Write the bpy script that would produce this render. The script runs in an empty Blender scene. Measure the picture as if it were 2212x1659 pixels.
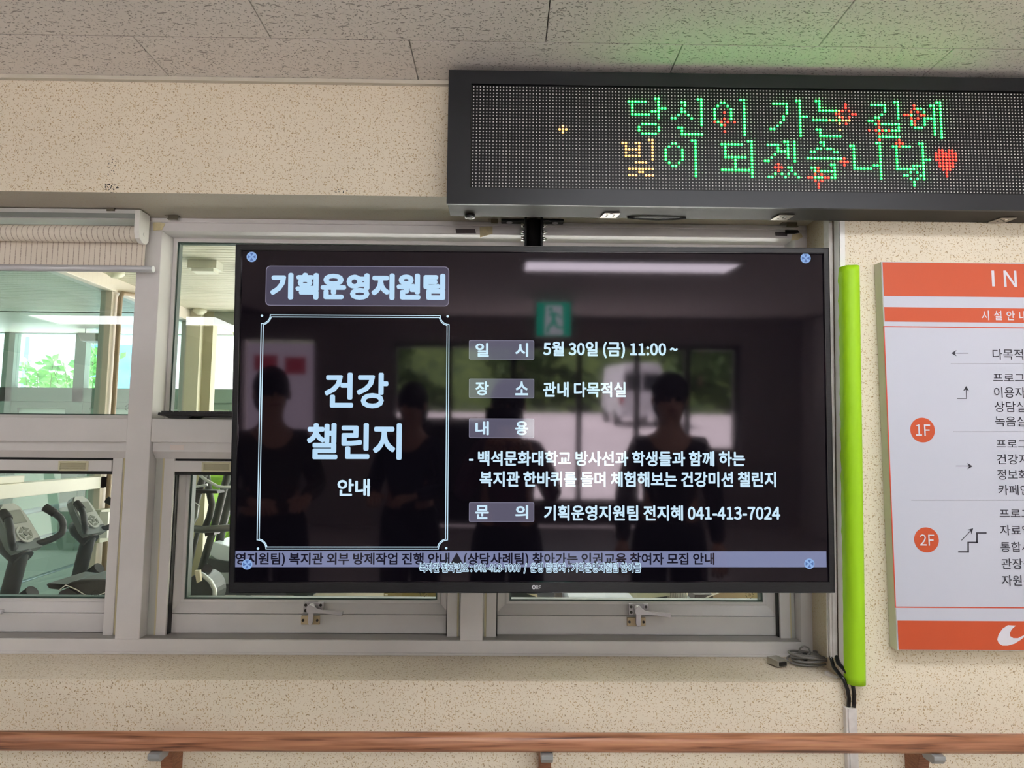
import bpy, bmesh, math, random
from mathutils import Vector, Matrix
random.seed(7)
PI = math.pi
SC = bpy.context.scene
COL = SC.collection

# ------------------------------------------------------------------ camera, world, lights, exposure
FPX, PITCH, YAW, ROLL = 1450.0, 0.0890, 0.0116, 0.0082
DIST, EYE = 1.567, 1.50
_fw = Vector((math.sin(YAW)*math.cos(PITCH), math.cos(YAW)*math.cos(PITCH), math.sin(PITCH)))
_rt = Vector((math.cos(YAW), -math.sin(YAW), 0))
_up = _rt.cross(_fw)
CR = _rt*math.cos(ROLL) + _up*math.sin(ROLL)
CU = _up*math.cos(ROLL) - _rt*math.sin(ROLL)
CO = Vector((0, -DIST, EYE))
cam = bpy.data.cameras.new('camera')
cam.sensor_fit = 'HORIZONTAL'; cam.sensor_width = 36; cam.lens = 36*FPX/2212
cam.clip_start = 0.02; cam.clip_end = 300
camo = bpy.data.objects.new('camera', cam); COL.objects.link(camo)
m3 = Matrix((CR, CU, -_fw)).transposed()
camo.matrix_world = Matrix.Translation(CO) @ m3.to_4x4()
SC.camera = camo

SC.view_settings.view_transform = 'Standard'
SC.view_settings.look = 'None'
SC.view_settings.gamma = 1
SC.view_settings.use_curve_mapping = False
SC.view_settings.exposure = 0.13
SC.cycles.max_bounces = 10
SC.cycles.transparent_max_bounces = 16
SC.cycles.glossy_bounces = 4
SC.cycles.diffuse_bounces = 5
SC.cycles.sample_clamp_indirect = 8
SC.cycles.caustics_reflective = False
SC.cycles.caustics_refractive = False

WORLD_STRENGTH = 3.2
PANEL_STRENGTH = 13.5
GYM_LAMP = 12.0
w = bpy.data.worlds.new('sky'); SC.world = w; w.use_nodes = True
bg = w.node_tree.nodes['Background']
bg.inputs[0].default_value = (0.86, 0.94, 1.0, 1); bg.inputs[1].default_value = WORLD_STRENGTH
sun = bpy.data.lights.new('sun', 'SUN'); sun.energy = 85.0; sun.angle = 0.02; sun.color = (1, .98, .96)
suno = bpy.data.objects.new('sun', sun); COL.objects.link(suno)
suno.rotation_euler = Vector((0.80, 0.12, -1.20)).to_track_quat('-Z', 'Y').to_euler()
suno['kind'] = 'helper'
def area(name, loc, sx, sy, power, col=(1, 1, 1)):
    l = bpy.data.lights.new(name, 'AREA'); l.shape = 'RECTANGLE'; l.size = sx; l.size_y = sy; l.energy = power; l.color = col
    o = bpy.data.objects.new(name, l); COL.objects.link(o); o.location = loc; o['kind'] = 'helper'; return o
area('gym_fill_light', (1.2, 2.2, 2.44), 3.4, 2.6, 15, (1, .99, .93))  # added area lamp brightening the gym
area('passage_fill_light', (-5.6, 2.4, 2.44), 4.0, 3.6, 44, (.95, 1, .97))  # added area lamp lifting the dim passage beyond the partition

# ------------------------------------------------------------------ pixel rays onto real planes (measuring aid)
def ray(px, py): return CR*((px-1106)/FPX) - CU*((py-829.5)/FPX) + _fw
def P(px, py, Y=0.0):
    d = ray(px, py); return CO + d*((Y+DIST)/d.y)
def PZ(px, py, Z):
    d = ray(px, py); return CO + d*((Z-EYE)/d.z)

# ------------------------------------------------------------------ materials
def srgb(r, g, b):
    f = lambda c: (c/255/12.92) if c/255 <= .04045 else ((c/255+.055)/1.055)**2.4
    return (f(r), f(g), f(b), 1)
MATS = {}
def mat(name, col, rough=.6, metal=0, spec=.5, emit=None, es=1, coat=0, tint=None):
    if name in MATS: return MATS[name]
    m = bpy.data.materials.new(name); m.use_nodes = True
    b = m.node_tree.nodes['Principled BSDF']
    b.inputs['Base Color'].default_value = srgb(*col) if max(col) > 1 else (*col, 1)
    b.inputs['Roughness'].default_value = rough; b.inputs['Metallic'].default_value = metal
    b.inputs['Specular IOR Level'].default_value = spec
    b.inputs['Coat Weight'].default_value = coat; b.inputs['Coat Roughness'].default_value = .05
    if tint: b.inputs['Specular Tint'].default_value = (*tint, 1)
    if emit:
        b.inputs['Emission Color'].default_value = srgb(*emit) if max(emit) > 1 else (*emit, 1)
        b.inputs['Emission Strength'].default_value = es
    MATS[name] = m; return m
class NT:
    def __init__(s, m): s.t = m.node_tree; s.b = s.t.nodes.get('Principled BSDF')
    def n(s, typ, **k):
        x = s.t.nodes.new(typ)
        for a, v in k.items():
            if a == 'inp':
                for i, val in v.items():
                    if hasattr(val, 'is_output') or isinstance(val, bpy.types.NodeSocket): s.t.links.new(val, x.inputs[i])
                    else: x.inputs[i].default_value = val
            else: setattr(x, a, v)
        return x
    def math(s, op, a, b=0.0): return s.n('ShaderNodeMath', operation=op, inp={0: a, 1: b}).outputs[0]
    def mix(s, f, a, b):
        x = s.n('ShaderNodeMix', data_type='RGBA')
        for i, v in ((0, f), (6, a), (7, b)):
            if isinstance(v, bpy.types.NodeSocket): s.t.links.new(v, x.inputs[i])
            else: x.inputs[i].default_value = v
        return x.outputs[2]
    def link(s, a, b): s.t.links.new(a, b)
def coords2(t, ax):
    tc = t.n('ShaderNodeTexCoord'); sp = t.n('ShaderNodeSeparateXYZ', inp={0: tc.outputs['Object']})
    return t.n('ShaderNodeCombineXYZ', inp={0: sp.outputs[ax[0]], 1: sp.outputs[ax[1]], 2: 0.0}).outputs[0], tc
def flecks(t, vec, scale, hl, hw, present, seed=0.0, amin=0.0, amax=PI):
    v0 = t.n('ShaderNodeVectorMath', operation='ADD', inp={0: vec, 1: (seed, seed*1.7, 0)}).outputs[0]
    vo = t.n('ShaderNodeTexVoronoi', voronoi_dimensions='2D', feature='F1', inp={'Vector': v0, 'Scale': scale, 'Randomness': 1.0})
    d = t.n('ShaderNodeVectorMath', operation='SUBTRACT', inp={0: v0, 1: vo.outputs['Position']}).outputs[0]
    c = t.n('ShaderNodeSeparateColor', inp={0: vo.outputs['Color']})
    ang = t.math('ADD', t.math('MULTIPLY', c.outputs[0], amax-amin), amin)
    r = t.n('ShaderNodeVectorRotate', rotation_type='Z_AXIS', inp={'Vector': d, 'Angle': ang}).outputs[0]
    q = t.n('ShaderNodeSeparateXYZ', inp={0: r})
    lx = t.math('DIVIDE', q.outputs[0], hl); ly = t.math('DIVIDE', q.outputs[1], hw)
    ln = t.math('SQRT', t.math('ADD', t.math('MULTIPLY', lx, lx), t.math('MULTIPLY', ly, ly)))
    size = t.math('ADD', t.math('MULTIPLY', c.outputs[1], .9), .35)
    k = t.n('ShaderNodeMapRange', inp={0: t.math('DIVIDE', ln, size), 1: 1.15, 2: .7, 3: 0.0, 4: 1.0}).outputs[0]
    pr = t.math('LESS_THAN', c.outputs[2], present)
    return t.math('MULTIPLY', k, pr)
def fleck_wall(name, ax, base, k=1.0, marks=()):
    m = mat(name, base, .7, spec=.25); t = NT(m)
    vec, tc = coords2(t, ax)
    f1 = flecks(t, vec, 150, .0030, .0010, .62, 3.1)
    f2 = flecks(t, vec, 120, .0024, .0010, .28, 7.7)
    f3 = flecks(t, vec, 210, .0012, .0009, .5, 11.3)
    nz = t.n('ShaderNodeTexNoise', inp={'Vector': vec, 'Scale': 6.0, 'Detail': 3.0}).outputs[0]
    b0 = t.mix(nz, srgb(*[c*.975 for c in base]), srgb(*[min(255, c*1.025) for c in base]))
    c1 = t.mix(t.math('MULTIPLY', f1, .7*k), b0, srgb(184, 153, 98))
    c2 = t.mix(t.math('MULTIPLY', f2, .75*k), c1, srgb(140, 110, 64))
    c3 = t.mix(t.math('MULTIPLY', f3, .55*k), c2, srgb(164, 134, 88))
    for (mx, mz, rx, rz, thr) in marks:                      # small clusters of old black scuffs on the paint
        dd = t.n('ShaderNodeVectorMath', operation='SUBTRACT', inp={0: vec, 1: (mx, mz, 0)}).outputs[0]
        q = t.n('ShaderNodeSeparateXYZ', inp={0: dd})
        a = t.math('DIVIDE', q.outputs[0], rx); b = t.math('DIVIDE', q.outputs[1], rz)
        near = t.math('LESS_THAN', t.math('ADD', t.math('MULTIPLY', a, a), t.math('MULTIPLY', b, b)), 1.0)
        n2 = t.n('ShaderNodeTexNoise', inp={'Vector': vec, 'Scale': 260.0, 'Detail': 2.0}).outputs[0]
        c3 = t.mix(t.math('MULTIPLY', near, t.math('GREATER_THAN', n2, thr)), c3, srgb(38, 32, 30))
    t.link(c3, t.b.inputs['Base Color'])
    bz = t.n('ShaderNodeTexNoise', inp={'Vector': tc.outputs['Object'], 'Scale': 90.0, 'Detail': 2.0}).outputs[0]
    bp = t.n('ShaderNodeBump', inp={'Strength': .06, 'Distance': .002, 'Height': bz})
    t.link(bp.outputs[0], t.b.inputs['Normal'])
    return m
MW = fleck_wall('fleck_paint_front', (0, 2), (230, 219, 199), 1.0,
                ((-.945, 1.99+.10, .012, .001, .5), (-.945, 2.155, .011, .035, .62), (-.945, 2.103, .02, .009, .55), (-.395, 2.102, .018, .008, .6), (-.17, 2.19, .008, .07, .66)))
MWH = fleck_wall('fleck_paint_flat', (0, 1), (230, 217, 200), 1.0)
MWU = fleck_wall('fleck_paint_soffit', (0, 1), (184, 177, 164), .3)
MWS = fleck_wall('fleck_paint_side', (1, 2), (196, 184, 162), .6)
def tile_mat():
    m = mat('fissured_tile', (228, 222, 216), .85, spec=.1); t = NT(m)
    vec, tc = coords2(t, (0, 1))
    wob = t.n('ShaderNodeTexNoise', inp={'Vector': vec, 'Scale': 90.0, 'Detail': 1.0})
    off = t.n('ShaderNodeVectorMath', operation='SCALE', inp={0: t.n('ShaderNodeVectorMath', operation='SUBTRACT', inp={0: wob.outputs[1], 1: (.5, .5, .5)}).outputs[0]})
    off.inputs[3].default_value = .008
    v2 = t.n('ShaderNodeVectorMath', operation='ADD', inp={0: vec, 1: off.outputs[0]}).outputs[0]
    f1 = flecks(t, v2, 30, .0105, .0014, .42, 1.3, -.45, .45)
    f2 = flecks(t, v2, 95, .0034, .0011, .5, 5.3, -.7, .7)
    f3 = flecks(t, v2, 170, .0014, .0011, .5, 9.9)
    al = t.math('MAXIMUM', t.math('MAXIMUM', f1, f2), f3)
    c = t.mix(t.math('MULTIPLY', al, .62), srgb(228, 222, 216), srgb(104, 95, 88))
    t.link(c, t.b.inputs['Base Color'])
    bp = t.n('ShaderNodeBump', inp={'Strength': .7, 'Distance': .002, 'Height': t.math('SUBTRACT', 1.0, al)})
    t.link(bp.outputs[0], t.b.inputs['Normal']); return m
MT = tile_mat()
def wood_rail():
    m = mat('wood_grain_rail', (176, 122, 92), .38, spec=.5); t = NT(m)
    tc = t.n('ShaderNodeTexCoord'); mp = t.n('ShaderNodeMapping', inp={'Vector': tc.outputs['Object'], 'Scale': (3.0, 70.0, 70.0)})
    n1 = t.n('ShaderNodeTexNoise', inp={'Vector': mp.outputs[0], 'Scale': 1.6, 'Detail': 5.0, 'Distortion': .6}).outputs[0]
    r = t.n('ShaderNodeValToRGB', inp={0: n1}); e = r.color_ramp.elements
    e[0].position = .33; e[0].color = srgb(92, 54, 38); e[1].position = .75; e[1].color = srgb(190, 140, 102)
    x = e.new(.42); x.color = srgb(148, 96, 68); x = e.new(.55); x.color = srgb(176, 120, 90)
    t.link(r.outputs[0], t.b.inputs['Base Color']); return m
MRAIL = wood_rail()
def stripe_fabric():
    m = mat('striped_blind_cloth', (226, 216, 200), .9, spec=.1); t = NT(m)
    tc = t.n('ShaderNodeTexCoord'); sp = t.n('ShaderNodeSeparateXYZ', inp={0: tc.outputs['Object']})
    fr = t.math('FRACT', t.math('DIVIDE', sp.outputs[0], .0136))
    st = t.math('LESS_THAN', t.math('ABSOLUTE', t.math('SUBTRACT', fr, .5)), .085)
    nz = t.n('ShaderNodeTexNoise', inp={'Vector': tc.outputs['Object'], 'Scale': 220.0}).outputs[0]
    k = t.math('MULTIPLY', st, t.n('ShaderNodeMapRange', inp={0: nz, 1: .35, 2: .55, 3: .3, 4: .75}).outputs[0])
    t.link(t.mix(k, srgb(226, 216, 202), srgb(150, 130, 118)), t.b.inputs['Base Color']); return m
MBL = stripe_fabric()
def noisy(name, a, b, scale, rough=.7, det=4, sc3=(1, 1, 1), bump=0, spec=.4):
    m = mat(name, a, rough, spec=spec); t = NT(m)
    tc = t.n('ShaderNodeTexCoord'); mp = t.n('ShaderNodeMapping', inp={'Vector': tc.outputs['Object'], 'Scale': sc3})
    n1 = t.n('ShaderNodeTexNoise', inp={'Vector': mp.outputs[0], 'Scale': scale, 'Detail': det})
    r = t.n('ShaderNodeMapRange', inp={0: n1.outputs[0], 1: .35, 2: .65}).outputs[0]
    t.link(t.mix(r, srgb(*a), srgb(*b)), t.b.inputs['Base Color'])
    if bump:
        bp = t.n('ShaderNodeBump', inp={'Strength': bump, 'Distance': .004, 'Height': n1.outputs[0]}); t.link(bp.outputs[0], t.b.inputs['Normal'])
    return m
def glass(name, tint, ior=1.5, refl=1.0, rough=0.0):
    m = bpy.data.materials.new(name); m.use_nodes = True; t = NT(m); t.t.nodes.remove(t.b)
    tr = t.n('ShaderNodeBsdfTransparent', inp={0: (*tint, 1)})
    gl = t.n('ShaderNodeBsdfGlossy', inp={0: (refl, refl, refl, 1), 'Roughness': rough})
    fr = t.n('ShaderNodeFresnel', inp={0: ior})
    geo = t.n('ShaderNodeNewGeometry')
    k = t.math('MULTIPLY', fr.outputs[0], t.math('SUBTRACT', 1.0, geo.outputs['Backfacing']))   # the far face of a thin pane must not mirror from inside
    mx = t.n('ShaderNodeMixShader', inp={0: k, 1: tr.outputs[0], 2: gl.outputs[0]})
    o = t.t.nodes['Material Output']; t.link(mx.outputs[0], o.inputs[0]); return m
MG = glass('clear_pane', (.965, .985, .978), 1.6)
MGT = glass('teal_pane', (.80, .90, .92), 1.45)
MGX = glass('entrance_pane', (.95, .97, .96), 1.3)
MFR = noisy('pvc_frame', (220, 216, 216), (214, 210, 210), 8, .42)
MFRL = mat('pvc_frame_light', (216, 212, 211), .4)
MGREYF = mat('frame_reveal', (188, 188, 184), .35)
MBLACK = mat('black_seal', (18, 17, 18), .6)
MGASK = mat('green_gasket', (52, 74, 66), .4)
MSEAL = mat('aged_sealant', (206, 196, 160), .5)
MCREAM = mat('cream_plastic', (208, 202, 172), .5)
MCREAMD = mat('cream_plastic_inner', (176, 170, 142), .5)
MSIL = mat('brushed_silver', (206, 202, 208), .33, metal=.35)
MSILP = mat('silver_paint', (186, 180, 186), .4, metal=.3)
MCHR = mat('chrome', (220, 220, 220), .15, metal=1)
MBRASS = mat('beige_keeper', (205, 184, 150), .5)
MWHITE = mat('white_plastic', (232, 230, 226), .4)
MWHITE2 = noisy('grubby_white_plastic', (226, 222, 218), (208, 202, 198), 30, .5)
MBLK = mat('black_plastic', (22, 22, 25), .4)
MBEZ = noisy('brushed_black_bezel', (22, 22, 25), (34, 34, 38), 60, .36, 2, (1, 30, 30))
MDARK = mat('dark_charcoal_metal', (32, 33, 38), .42, metal=.2)
MTAPE = noisy('masking_tape', (214, 200, 160), (196, 184, 148), 60, .8)

# ------------------------------------------------------------------ mesh helpers
class MB:
    def __init__(s): s.v = []; s.f = []; s.mi = []; s.cur = 0; s.sm = []
    def add(s, vs, fs, smooth=False):
        k = len(s.v); s.v += [tuple(v) for v in vs]
        for f in fs: s.f.append([k+i for i in f]); s.mi.append(s.cur); s.sm.append(smooth)
        return s
    def box(s, x0, x1, y0, y1, z0, z1):
        v = [(x, y, z) for z in (z0, z1) for y in (y0, y1) for x in (x0, x1)]
        return s.add(v, [(0, 2, 3, 1), (4, 5, 7, 6), (0, 1, 5, 4), (2, 6, 7, 3), (0, 4, 6, 2), (1, 3, 7, 5)])
    def obox(s, o, a, b, c):       # oriented box: corner centre o, half axes a b c
        o, a, b, c = Vector(o), Vector(a), Vector(b), Vector(c)
        v = [o+a*i+b*j+c*k for k in (-1, 1) for j in (-1, 1) for i in (-1, 1)]
        return s.add(v, [(0, 2, 3, 1), (4, 5, 7, 6), (0, 1, 5, 4), (2, 6, 7, 3), (0, 4, 6, 2), (1, 3, 7, 5)])
    def tube(s, pts, r, n=12, cap=True, flat=None):
        pts = [Vector(p) for p in pts]; rs = r if isinstance(r, (list, tuple)) else [r]*len(pts)
        ref = Vector((0, 0, 1)) if abs((pts[-1]-pts[0]).normalized().z) < .9 else Vector((0, 1, 0))
        vs = []; 
        for i, p in enumerate(pts):
            d = (pts[min(i+1, len(pts)-1)]-pts[max(i-1, 0)]).normalized()
            a = d.cross(ref)
            if a.length < 1e-4: a = d.cross(Vector((1, 0, 0)))
            a.normalize(); b = a.cross(d).normalized()
            for k in range(n):
                t = 2*PI*k/n; fl = flat or 1.0
                vs.append(p + a*(math.cos(t)*rs[i]) + b*(math.sin(t)*rs[i]*fl))
        fs = [(i*n+k, i*n+(k+1) % n, (i+1)*n+(k+1) % n, (i+1)*n+k) for i in range(len(pts)-1) for k in range(n)]
        s.add(vs, fs, True)
        if cap:
            k0 = len(s.v)-len(vs)
            s.f.append([k0+i for i in reversed(range(n))]); s.mi.append(s.cur); s.sm.append(False)
            s.f.append([k0+(len(pts)-1)*n+i for i in range(n)]); s.mi.append(s.cur); s.sm.append(False)
        return s
    def cyl(s, a, b, r, n=16): return s.tube([a, b], r, n)
    def prism(s, poly, a, b, axis='y'):
        n = len(poly)
        def mk(p, h):
            return {'y': (p[0], h, p[1]), 'x': (h, p[0], p[1]), 'z': (p[0], p[1], h)}[axis]
        v = [mk(p, a) for p in poly] + [mk(p, b) for p in poly]
        f = [tuple(range(n)), tuple(reversed(range(n, 2*n)))] + [(i, i+n, (i+1) % n+n, (i+1) % n) for i in range(n)]
        return s.add(v, f)
    def ringbox(s, x0, x1, z0, z1, wx, wz, y0, y1):
        s.box(x0, x0+wx, y0, y1, z0, z1); s.box(x1-wx, x1, y0, y1, z0, z1)
        s.box(x0+wx, x1-wx, y0, y1, z0, z0+wz); s.box(x0+wx, x1-wx, y0, y1, z1-wz, z1); return s
    def bevelring(s, o, i, yo, yi):   # mitred sloping ring between two rectangles (x0,x1,z0,z1)
        a = [(o[0], yo, o[2]), (o[1], yo, o[2]), (o[1], yo, o[3]), (o[0], yo, o[3])]
        b = [(i[0], yi, i[2]), (i[1], yi, i[2]), (i[1], yi, i[3]), (i[0], yi, i[3])]
        c = [(p[0], max(yo, yi)+.02, p[2]) for p in a]; d = [(p[0], max(yo, yi)+.02, p[2]) for p in b]
        v = a+b+c+d; f = []
        for k in range(4):
            j = (k+1) % 4
            f += [(k, j, 4+j, 4+k), (8+k, 8+j, j, k), (4+k, 4+j, 12+j, 12+k)]
        return s.add(v, f)
    def sphere(s, c, r, n=12, m=8, sx=1, sy=1, sz=1, rot=None):
        c = Vector(c); vs = []
        for i in range(m+1):
            ph = PI*i/m
            for k in range(n):
                t = 2*PI*k/n
                q = Vector((math.sin(ph)*math.cos(t)*sx, math.sin(ph)*math.sin(t)*sy, math.cos(ph)*sz))*r
                if rot: q = rot @ q
                vs.append(c+q)
        fs = [(i*n+k, (i+1)*n+k, (i+1)*n+(k+1) % n, i*n+(k+1) % n) for i in range(m) for k in range(n)]
        return s.add(vs, fs, True)
    def mesh(s, name, mats):
        me = bpy.data.meshes.new(name); me.from_pydata(s.v, [], s.f)
        for m in (mats if isinstance(mats, (list, tuple)) else [mats]): me.materials.append(m)
        me.polygons.foreach_set('material_index', s.mi); me.polygons.foreach_set('use_smooth', s.sm)
        bm = bmesh.new(); bm.from_mesh(me); bmesh.ops.remove_doubles(bm, verts=bm.verts, dist=1e-6) if len(bm.verts) < 4000 else None
        bmesh.ops.recalc_face_normals(bm, faces=bm.faces) if len(bm.verts) < 4000 else None
        bm.to_mesh(me); bm.free(); me.update(); return me
def obj(name, mb, mats, parent=None, label=None, cat=None, group=None, kind=None, bev=0):
    me = mb.mesh(name, mats) if isinstance(mb, MB) else mb
    o = bpy.data.objects.new(name, me); COL.objects.link(o)
    if parent: o.parent = parent
    return tag(o, label, cat, group, kind, bev)
def tag(o, label=None, cat=None, group=None, kind=None, bev=0):
    if label: o['label'] = label
    if cat: o['category'] = cat
    if group: o['group'] = group
    if kind: o['kind'] = kind
    if bev:
        m = o.modifiers.new('bevel', 'BEVEL'); m.width = bev; m.segments = 2; m.limit_method = 'ANGLE'; m.harden_normals = False
    return o
def empty(name, loc=(0, 0, 0), label=None, cat=None, group=None, kind=None):
    # the parts are built in world coordinates, so the anchor keeps identity scale and they are re-based onto it
    o = bpy.data.objects.new(name, None); COL.objects.link(o); o.empty_display_size = .05
    o.location = loc; return tag(o, label, cat, group, kind)
def part(name, mb, mats, root, **k):
    o = obj(name, mb, mats, root, **k)
    if root.type == 'EMPTY' and root.location.length > 0: o.location = -Vector(root.location)
    return o

# text as flat lettering on a surface: bold by laying shifted copies side by side
import os
FONT = None
try:                                   # Blender's own bundled face, for matching Latin digits; its built-in face otherwise
    FONT = bpy.data.fonts.load(os.path.join(bpy.utils.resource_path('LOCAL'), 'datafiles', 'fonts', 'Noto Sans CJK Regular.woff2'))
except Exception: FONT = None
def glyphs(s, bold=0.0, res=3, spacing=1.0):
    c = bpy.data.curves.new('t', 'FONT'); c.body = s
    if FONT: c.font = FONT
    c.resolution_u = res; c.space_character = spacing
    o = bpy.data.objects.new('t', c); COL.objects.link(o)
    me = bpy.data.meshes.new_from_object(o.evaluated_get(bpy.context.evaluated_depsgraph_get()))
    v = [(q.co.x, q.co.y) for q in me.vertices]; f = [tuple(p.vertices) for p in me.polygons]
    bpy.data.objects.remove(o); bpy.data.curves.remove(c); bpy.data.meshes.remove(me)
    if bold:
        bold *= 1.14*(max(p[1] for p in v)-min(p[1] for p in v)); V, F = [], []
        for k in range(9):
            dx, dy = (0, 0) if k == 8 else (bold*math.cos(k*PI/4), bold*math.sin(k*PI/4))
            n = len(V); V += [(x+dx, y+dy, k*2e-5) for x, y in v]; F += [tuple(n+i for i in q) for q in f]
        return V, F
    v = [(x, y, 0.0) for x, y in v]
    return v, f
def fit(vf, u0, u1, v0, v1, place):
    v, f = vf[0], vf[1]
    a, b = min(p[0] for p in v), max(p[0] for p in v); c, d = min(p[1] for p in v), max(p[1] for p in v)
    return [place(u0+(x-a)/(b-a)*(u1-u0), v0+(y-c)/(d-c)*(v1-v0), e) for x, y, e in v], f

# ================================================================== SETTING: the lobby shell
F = .183                      # window frame face, set back from the wall face
ZS, ZL, ZC = .967, 2.090, 2.376
XL = -1.90
def XC(z): return .779+(z-.967)*.0229
def XB(z): return .797+(z-.967)*.0130
RX0, RX1, RY0 = -5.0, 3.4, -6.4
wall = MB()
# front faces
wall.add([(RX0, 0, 0), (RX1, 0, 0), (RX1, 0, ZS), (XC(ZS), 0, ZS), (XL, 0, ZS), (RX0, 0, ZS)], [(0, 1, 2, 3, 4, 5)])
wall.add([(RX0, 0, ZL), (XL, 0, ZL), (XC(ZL), 0, ZL), (RX1, 0, ZL), (RX1, 0, ZC+.03), (RX0, 0, ZC+.03)], [(0, 1, 2, 3, 4, 5)])
wall.add([(RX0, 0, ZS), (XL, 0, ZS), (XL, 0, ZL), (RX0, 0, ZL)], [(0, 1, 2, 3)])
wall.add([(XC(ZS), 0, ZS), (RX1, 0, ZS), (RX1, 0, ZL), (XC(ZL), 0, ZL)], [(0, 1, 2, 3)])
# back faces toward the gym
wall.box(-9, XL, .286, .29, 0, 2.55); wall.box(.9, 5, .286, .29, 0, 2.55); wall.box(XL, .9, .286, .29, 0, ZS); wall.box(XL, .9, .286, .29, ZL, 2.55)
WF = obj('wall_front', wall, MW, kind='structure', label='beige fleck-painted wall around the window')
ledge = MB().add([(XL, 0, ZS), (XC(ZS), 0, ZS), (XB(ZS), .286, ZS), (XL, .286, ZS)], [(0, 1, 2, 3)])
obj('window_ledge', ledge, MWH, WF)
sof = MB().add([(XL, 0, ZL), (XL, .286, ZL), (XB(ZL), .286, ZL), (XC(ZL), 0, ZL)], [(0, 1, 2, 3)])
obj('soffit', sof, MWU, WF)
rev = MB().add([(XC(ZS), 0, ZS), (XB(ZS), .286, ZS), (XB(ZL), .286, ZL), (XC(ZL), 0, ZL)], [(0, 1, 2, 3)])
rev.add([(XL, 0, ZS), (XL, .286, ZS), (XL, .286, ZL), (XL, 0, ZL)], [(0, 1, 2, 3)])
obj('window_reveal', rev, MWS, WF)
obj('wall_left', MB().box(RX0-.1, RX0, RY0, .3, 0, ZC+.1), mat('lobby_side_wall', (228, 225, 220), .8), kind='structure')
obj('wall_right', MB().box(RX1, RX1+.1, RY0, .3, 0, ZC+.1), MATS['lobby_side_wall'], kind='structure')
obj('floor', MB().box(RX0-.1, RX1+.1, RY0, .3, -.1, 0), noisy('terrazzo_floor', (206, 200, 196), (192, 186, 182), 40, .35), kind='structure')
CE = obj('ceiling', MB().box(RX0-.1, RX1+.1, RY0-.1, .3, ZC+.014, ZC+.1), mat('ceiling_backing', (90, 84, 78), .9), kind='structure')
# fissured tiles, each its own piece, running bond: cut row by the wall then full rows
TG = .0012
def tile(x0, x1, y0, y1):
    me = MB().box(-(x1-x0)/2+TG, (x1-x0)/2-TG, -(y1-y0)/2+TG, (y1-y0)/2-TG, 0, .014)
    return me, ((x0+x1)/2, (y0+y1)/2, ZC)
def add_tiles(row_y0, row_y1, xoff, x_from, x_to):
    k = math.floor((x_from-xoff)/.6); 
    while xoff+.6*k < x_to:
        x0 = xoff+.6*k
        # vertices carry world coordinates so that the fissure pattern differs from tile to tile
        mb = MB().box(x0+TG, x0+.6-TG, row_y0+TG, row_y1-TG, ZC, ZC+.014)
        obj('ceiling_tile', mb, MT, CE, bev=.0012); k += 1
add_tiles(-.170, .02, .385, -2.0, 2.2)
add_tiles(-.470, -.170, .084, -2.0, 2.2)
add_tiles(-.770, -.470, .385, -2.0, 2.2)
obj('ceiling_field', MB().box(-2.62+.005, RX1, RY0, -.770, ZC, ZC+.014).box(RX0, -2.72, -.77, .0, ZC, ZC+.014).box(2.79, RX1, -.77, 0, ZC, ZC+.014), MT, CE, kind='stuff')
obj('trim_1', MB().box(RX0, -.05, -.012, -.0005, ZC-.010, ZC-.0005).box(-.05, RX1, -.012, -.0005, ZC-.010, ZC-.0005), mat('ceiling_moulding', (200, 194, 180), .5), kind='structure', label='thin pale moulding between wall and ceiling')
# back wall with the glazed entrance, seen only as reflections
def wallseg(mb, x0, x1, z0, z1): mb.box(x0, x1, RY0-.15, RY0, z0, z1)
bw = MB(); wallseg(bw, RX0, RX1, 2.08, ZC+.05); wallseg(bw, RX0, -2.95, 0, 2.08); wallseg(bw, -2.15, -1.25, 0, 2.08); wallseg(bw, 2.7, RX1, 0, 2.08)
wallseg(bw, -2.95, -2.15, 0, .75); wallseg(bw, 1.7, 2.7, 0, .9)
obj('wall_back', bw, mat('back_wall_panel', (178, 172, 168), .6), kind='structure')
W4 = empty('window_4', (0, RY0-.07, 0), kind='structure')
fr = MB()
for x in (-1.25, -.62, .1, .86, 1.52, 2.1, 2.66): fr.box(x-.03, x+.03, RY0-.12, RY0-.03, 0, 2.08)
fr.box(-1.28, 2.69, RY0-.12, RY0-.03, 2.02, 2.08); fr.box(-1.28, 2.69, RY0-.12, RY0-.03, 0, .06); fr.box(-1.25, .07, RY0-.10, RY0-.05, .06, 1.22); fr.box(.13, 2.69, RY0-.10, RY0-.05, .06, .30)
part('entrance_frame', fr, mat('bronze_frame', (48, 42, 44), .4), W4)
xs = (-1.22, -.65, -.59, .07, .13, .83, .89, 1.49, 1.55, 2.07, 2.13, 2.63)
for i in range(0, 12, 2): part('glass_pane', MB().box(xs[i], xs[i+1], RY0-.085, RY0-.079, .06, 2.02), MGX, W4)
part('door_handle', MB().cyl((-.02, RY0+.03, .8), (-.02, RY0+.03, 1.3), .014).cyl((-.02, RY0+.03, .85), (-.02, RY0-.04, .85), .009).cyl((-.02, RY0+.03, 1.25), (-.02, RY0-.04, 1.25), .009), MSIL, W4)
obj('notice_board', MB().box(-2.93, -2.17, RY0-.1, RY0-.08, .76, 2.06), mat('notice_daylight_glow', (230, 222, 232), .6, emit=(236, 224, 240), es=2.4), label='large pale notice panel with two red blocks beside the entrance, seen mirrored in the screen', cat='notice board')  # panel glow stands in for the daylight falling on it
nb = bpy.data.objects['notice_board']
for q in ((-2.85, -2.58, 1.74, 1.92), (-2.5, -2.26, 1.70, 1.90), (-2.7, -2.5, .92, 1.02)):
    obj('printed_block', MB().box(q[0], q[1], RY0-.078, RY0-.074, q[2], q[3]), mat('red_print', (214, 90, 104), .6, emit=(222, 80, 100), es=1.4), nb)  # red blocks carry the same put-in daylight glow

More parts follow.
